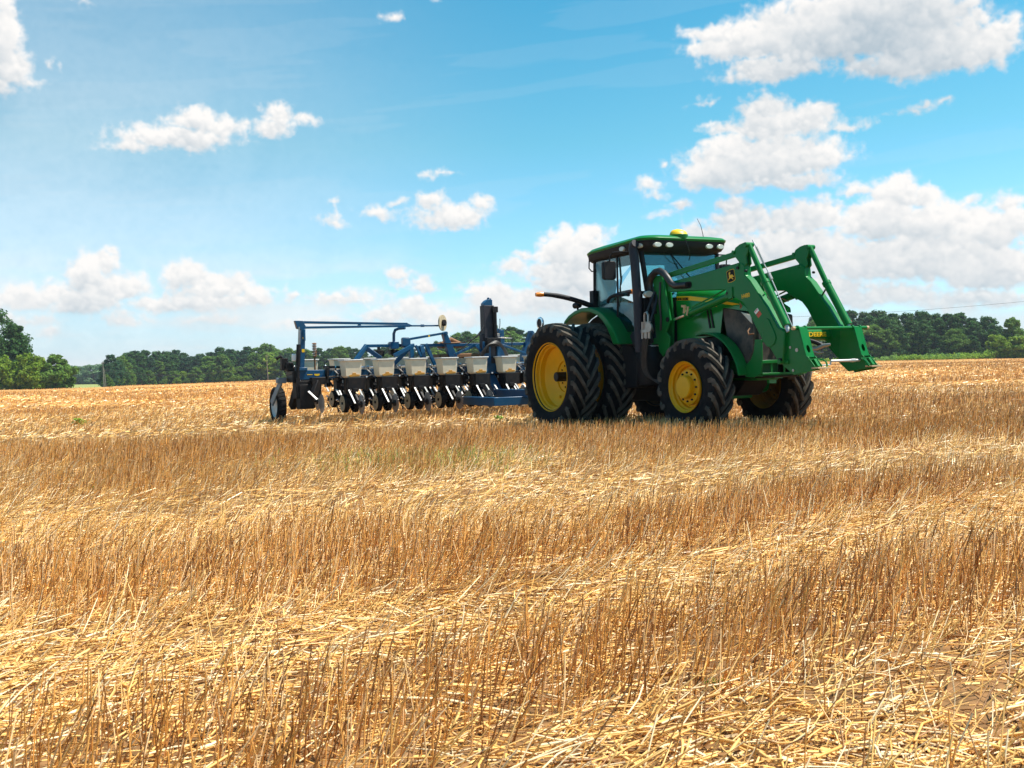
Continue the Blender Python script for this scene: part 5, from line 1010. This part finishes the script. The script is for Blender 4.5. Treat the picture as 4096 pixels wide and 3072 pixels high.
def forest():
    """every tree of the woods: (photo x, skyline y, distance, kind)"""
    rng = random.Random(5)
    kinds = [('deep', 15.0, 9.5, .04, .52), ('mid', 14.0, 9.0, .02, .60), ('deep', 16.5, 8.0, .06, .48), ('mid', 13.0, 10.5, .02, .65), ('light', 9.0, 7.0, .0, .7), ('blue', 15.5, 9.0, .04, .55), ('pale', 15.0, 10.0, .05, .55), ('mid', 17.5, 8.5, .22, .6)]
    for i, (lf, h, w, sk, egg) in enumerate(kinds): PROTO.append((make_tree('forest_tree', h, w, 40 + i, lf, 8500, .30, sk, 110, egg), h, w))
    sky = [(360, 1460), (420, 1425), (445, 1410), (520, 1400), (560, 1392), (680, 1390), (770, 1405), (840, 1390), (885, 1376), (950, 1384), (1020, 1376), (1075, 1365), (1137, 1377), (1215, 1380), (1290, 1376), (1330, 1384), (1362, 1368), (1393, 1378), (1415, 1371), (1460, 1384), (1520, 1390), (1575, 1355), (1610, 1372), (1700, 1365), (1800, 1352), (1835, 1317), (1880, 1315), (1905, 1324), (1975, 1290), (2015, 1297), (2065, 1300), (2095, 1316), (2150, 1314), (2250, 1330), (2500, 1320), (2800, 1310), (3140, 1300), (3170, 1280), (3200, 1262), (3300, 1250), (3325, 1245), (3415, 1233), (3475, 1240), (3555, 1230), (3600, 1236), (3680, 1231), (3750, 1250), (3820, 1229), (3860, 1227), (3895, 1255), (3940, 1250), (3985, 1280), (4010, 1300), (4096, 1310), (4400, 1300)]
    sx = [a for a, b in sky]; sy = [b for a, b in sky]
    used = set(); G = 'trees of the woods round the field'
    LAB = {'left': 'dense green tree in the wood behind the outer end of the planter', 'mid': 'bushy green tree in the wood seen above the planter and behind the tractor', 'right': 'dark shaded tree in the wood beyond the loader frame'}
    def place(px, top, dist, ks, wx, side, u_d=None):
        base = pix_at(px, 1500, dist); zb = float(terrain(base[0], base[1])); zt = pix_at(px, top, dist)[2]; H = max(zt - zb, 2.0); i = rng.choice(ks); p, h, w = PROTO[i]
        if i in used: r = copy_tree(p)
        else: r = p; used.add(i)
        r.location = (base[0], base[1], zb - .2); k = H / h; r.scale = (k * wx * rng.uniform(.85, 1.15), k * wx * rng.uniform(.85, 1.15), k); r.rotation_euler = (0, 0, rng.uniform(0, 6.28))
        tag(r, LAB[side], 'tree', G + ' (' + side + ')')
    def row(x0, x1, dd, drop, ks, wx, side, step):
        x = x0
        while x < x1:
            t = np.interp(x, sx, sy); u = float(pix_at(x, 1500, 100)[0] / 100); d = edge_at(u)[1] + dd
            place(x, t + rng.uniform(*drop), d + rng.uniform(-2, 2), ks, wx, side); x += step * rng.uniform(.7, 1.3)
    for side, x0, x1, st in (('left', 425, 1260, 44), ('mid', 1260, 2300, 46)):
        row(x0, x1, 3, (34, 92), [0, 1, 3, 3, 4, 7], 1.35, side, st); row(x0 + 10, x1, 9, (8, 40), [0, 1, 2, 5, 3], 1.3, side, st); row(x0 + 20, x1, 16, (-4, 14), [0, 2, 1, 5, 2], 1.35, side, st * .8)
    row(2300, 3100, 9, (0, 20), [0, 1, 2], 1.1, 'mid', 100); row(3100, 3280, 6, (10, 40), [1, 4, 7], .9, 'mid', 45)
    row(3290, 4420, 3, (50, 120), [0, 5, 1, 3, 0], 1.4, 'right', 62); row(3280, 4420, 9, (14, 50), [0, 5, 2, 0], 1.35, 'right', 60); row(3270, 4420, 16, (-4, 12), [0, 2, 5], 1.35, 'right', 50)
    # far wood at the end of the green field, distance haze mixed into its leaf colour
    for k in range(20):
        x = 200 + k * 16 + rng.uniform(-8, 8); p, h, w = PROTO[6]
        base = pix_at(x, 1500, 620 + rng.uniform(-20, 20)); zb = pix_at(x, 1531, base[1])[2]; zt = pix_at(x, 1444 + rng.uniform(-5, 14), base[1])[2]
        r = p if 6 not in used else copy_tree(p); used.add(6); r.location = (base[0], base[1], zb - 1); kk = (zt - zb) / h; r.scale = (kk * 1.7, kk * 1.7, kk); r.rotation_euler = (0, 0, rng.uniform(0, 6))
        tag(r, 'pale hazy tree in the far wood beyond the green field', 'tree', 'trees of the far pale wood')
    # low scrub along the foot of the woods
    for k in range(40):
        x = rng.uniform(430, 2300); u = float(pix_at(x, 1500, 100)[0] / 100); z1, d1 = edge_at(u); b = pix_at(x, 1500, d1 - 1)
        r = copy_tree(PROTO[rng.choice([4, 3])][0]); r.location = (b[0], b[1], float(terrain(b[0], b[1])) - .3); s = rng.uniform(.16, .36); r.scale = (s * 1.5, s * 1.5, s); r.rotation_euler = (0, 0, rng.uniform(0, 6)); tag(r, 'low leafy bush at the foot of the wood on the field edge', 'bush', 'bushes along the field edge')
        r.name = 'bush'
forest()
def left_clump():
    D = 225
    def one(px, top, base_y, wid_px, leaf, lab, seed, n, skirt, egg, dd=0, size=.42):
        d = D + dd; p = pix_at(px, base_y, d); zt = pix_at(px, top, d)[2]; h = zt - p[2]; w = wid_px * d / F_PX
        zb = float(terrain(p[0], p[1])); r = make_tree('broadleaf_tree', h, w, seed, leaf, int(n * 1.5), size * .8, skirt, 70, egg, (p[0], p[1], min(zb, p[2]) - .2)); tag(r, lab, 'tree'); r.rotation_euler = (0, 0, seed)
        return r
    one(-20, 1222, 1562, 330, 'deep', 'tall dark tree, highest of the clump at the field edge', 81, 9000, .18, .62, 6)
    one(75, 1275, 1562, 130, 'deep', 'narrow dark tree between the tallest tree and the open sky', 82, 4200, .15, .6, 5)
    one(10, 1418, 1563, 150, 'light', 'light green leafy tree low in front of the tallest tree', 83, 4500, .0, .75, -4)
    one(125, 1402, 1563, 170, 'light', 'bright green rounded tree in the middle of the clump', 84, 6000, .0, .72, -3)
    one(225, 1412, 1560, 165, 'mid', 'spreading green tree at the end of the clump nearest the poles', 85, 6500, .05, .62, 0)
    one(60, 1440, 1563, 120, 'mid', 'dark bush between the two light green trees of the clump', 86, 3000, .0, .7, 0)
    one(180, 1450, 1562, 90, 'deep', 'small dark tree behind the bright green rounded tree of the clump', 87, 2500, .0, .7, 3)
    one(-150, 1300, 1562, 220, 'mid', 'broad green tree on the far side of the tallest tree', 88, 5000, .05, .62, 0)
left_clump()
def right_extras():
    def one(px, top, base_y, wid_px, leaf, lab, seed, n, skirt, egg, d, size=.42):
        p = pix_at(px, base_y, d); zt = pix_at(px, top, d)[2]; r = make_tree('broadleaf_tree', zt - p[2], wid_px * d / F_PX, seed, leaf, int(n * 1.4), size * .85, skirt, 60, egg, (p[0], p[1], p[2] - .3)); tag(r, lab, 'tree')
    one(4050, 1258, 1432, 100, 'mid', 'round topped separate tree standing out at the end of the dark wood', 91, 4500, .30, .62, 296)
    one(4075, 1335, 1432, 120, 'light', 'yellow green tree low below the round topped separate tree', 92, 4000, .0, .72, 290)
    one(3990, 1330, 1436, 110, 'light', 'light green tree in front of the dark wood, away from the loader', 93, 3600, .0, .72, 294)
right_extras()
# green weeds along the foot of the right hand wood
def weed_strip():
    rng = np.random.RandomState(31); cs, rr = [], []
    for k in range(420):
        px = rng.uniform(3180, 4420); u = float(pix_at(px, 1500, 100)[0] / 100); d = edge_at(u)[1] - rng.uniform(2, 12); p = pix_at(px, 1500, d); zb = float(terrain(p[0], p[1]))
        hh = np.interp(px, [3200, 3500, 3560, 3900, 4000, 4100], [.7, .9, 1.3, 1.6, 2.1, 1.8]) * rng.uniform(.6, 1.3); cs.append((p[0], p[1], zb + hh * .5)); rr.append(hh * .62)
    V, F_, C = leaf_cloud(np.array(cs), np.array(rr), 15000, .26, rng, .8); n = len(V) // 4; h = fbm(V[:, 0] / 6, V[:, 1] / 6, 401, 3)[:, None]
    C = C * (1 - .0 * h) * np.where(h > .55, np.array([[.75, .85, 1.7]]), np.array([[1, 1, 1]]))
    o = mesh_np('weed_strip', V, 4, F_, LEAF['weed'], C); tag(o, 'bright green weeds growing along the foot of the dark wood', 'weeds', kind='stuff')
weed_strip()
def grass_tufts():
    """faint green regrowth between the rows in front of the tractor"""
    rng = np.random.RandomState(9); n = 1500; px = rng.normal(1680, 230, n); py = rng.normal(1862, 26, n); P = np.array([pix_ground(a, b)[:2] for a, b in zip(px, py)]); k = rng.rand(n) < .75; P = P[k]; n = len(P)
    x, y = P[:, 0], P[:, 1]; D = np.stack([rng.normal(0, .35, n), rng.normal(0, .35, n), np.ones(n)], -1); col = np.array([[.36, .38, .07]]) * (.7 + .6 * rng.rand(n, 1))
    V, F_, C = tubes(np.stack([x, y, terrain(x, y)], -1), D, .09 + .10 * rng.rand(n), np.full(n, .007), col, 2, 1, None, rng); o = mesh_np('green_grass', V, 4, F_, STRAW, C); tag(o, 'thin green grass coming up through the stubble before the planter', 'grass', kind='stuff')
grass_tufts()
def weed(px, py, size, lab, seed, n=26):
    rng = np.random.RandomState(seed); p = pix_ground(px, py); root = empty('weed', (p[0], p[1], float(terrain(p[0], p[1])))); c = np.stack([rng.normal(0, size * .5, n), rng.normal(0, size * .5, n), size * (.3 + .8 * rng.rand(n))], -1)
    V, F_, C = leaf_cloud(c, np.full(n, size * .2), n * 3, size * .24, rng, .8); o = mesh_np('leaves', V, 4, F_, LEAF['weed'], C); o.parent = root
    m = MB()
    for k in range(5): m.tube([(0, 0, 0), tuple(c[k])], [size * .03, size * .01], 5)
    m.build('stem', 'bark', root); tag(root, lab, 'weed')
weed(316, 1702, .16, 'bright green weed in the open stubble beyond the end of the planter', 51); weed(1992, 1686, .10, 'small green weed in front of the planter close to the rear tractor tyre', 52); weed(2250, 1678, .10, 'green weed at the foot of the outer rear tractor tyre', 53)
weed(372, 1965, .05, 'tiny green weed among leaning straw nearer than the planter wheel', 54, 14); weed(640, 2152, .06, 'low green weed in the thick leaning straw of the foreground', 55, 16); weed(2880, 2760, .05, 'little green leaves low in the tall standing stubble nearest the camera', 56, 12)
# ------------------------------------------------------------------ poles and wires
mat('weathered_wood', (.20, .17, .14), .9, var=.3); mat('wire', (.03, .03, .03), .6)
def pole(px_b, py_b, px_t, py_t, d, lab, rad=.16):
    b = pix_at(px_b, py_b, d); t = pix_at(px_t, py_t, d); m = MB(); m.tube([tuple(b - np.array([0, 0, .6])), tuple((b + t) / 2), tuple(t)], [rad, rad * .85, rad * .7], 10); root = m.build('utility_pole', 'weathered_wood'); tag(root, lab, 'pole')
    k = MB(); k.beam(tuple(t + np.array([-.5, 0, -.5])), tuple(t + np.array([.5, 0, -.5])), .10, .12); k.cyl(tuple(t + np.array([-.4, 0, -.44])), tuple(t + np.array([-.4, 0, -.25])), .06, 8); k.cyl(tuple(t + np.array([.4, 0, -.44])), tuple(t + np.array([.4, 0, -.25])), .06, 8); k.build('crossarm', 'weathered_wood', root); return t
pole(416, 1548, 411, 1446, 300, 'tall grey utility pole, higher one of the close pair by the wood'); t2 = pole(424, 1549, 417, 1478, 296, 'shorter grey pole standing close beside the tall pole', .14); t3 = pole(1073, 1534, 1066, 1418, 300, 'slim dark pole alone in front of the wood near the planter', .12)
def wire(name, a, b, sag, lab, r=.028):
    P = [Vector(a) * (1 - t) + Vector(b) * t - Vector((0, 0, sag * 4 * t * (1 - t))) for t in [k / 24 for k in range(25)]]; m = MB(); m.tube(P, r, 5); o = m.build(name, 'wire'); tag(o, lab, 'power line')
wire('power_line', t2, t3 + np.array([0, 0, -2.2]), 2.6, 'thin sagging wire strung between the poles in front of the wood', .055)
wire('power_line', pix_at(3150, 1268, 240), pix_at(4300, 1185, 235), .6, 'thin power line crossing the sky above the dark wood', .03)

# ------------------------------------------------------------------ the air over the field
def haze():
    m = bpy.data.materials.new('haze_air'); m.use_nodes = True; N = m.node_tree.nodes; L = m.node_tree.links; N.clear()
    o = N.new('ShaderNodeOutputMaterial'); v = N.new('ShaderNodeVolumePrincipled'); v.inputs['Color'].default_value = (.86, .93, 1.0, 1); v.inputs['Density'].default_value = HAZE; v.inputs['Anisotropy'].default_value = .0
    L.new(v.outputs[0], o.inputs['Volume']); MATS['haze_air'] = m
    b = MB(); b.bx(-2600, 2600, -60, 1600, -16, 26); h = b.build('haze', 'haze_air', smooth=0); h['kind'] = 'stuff'
HAZE = .00014
haze()
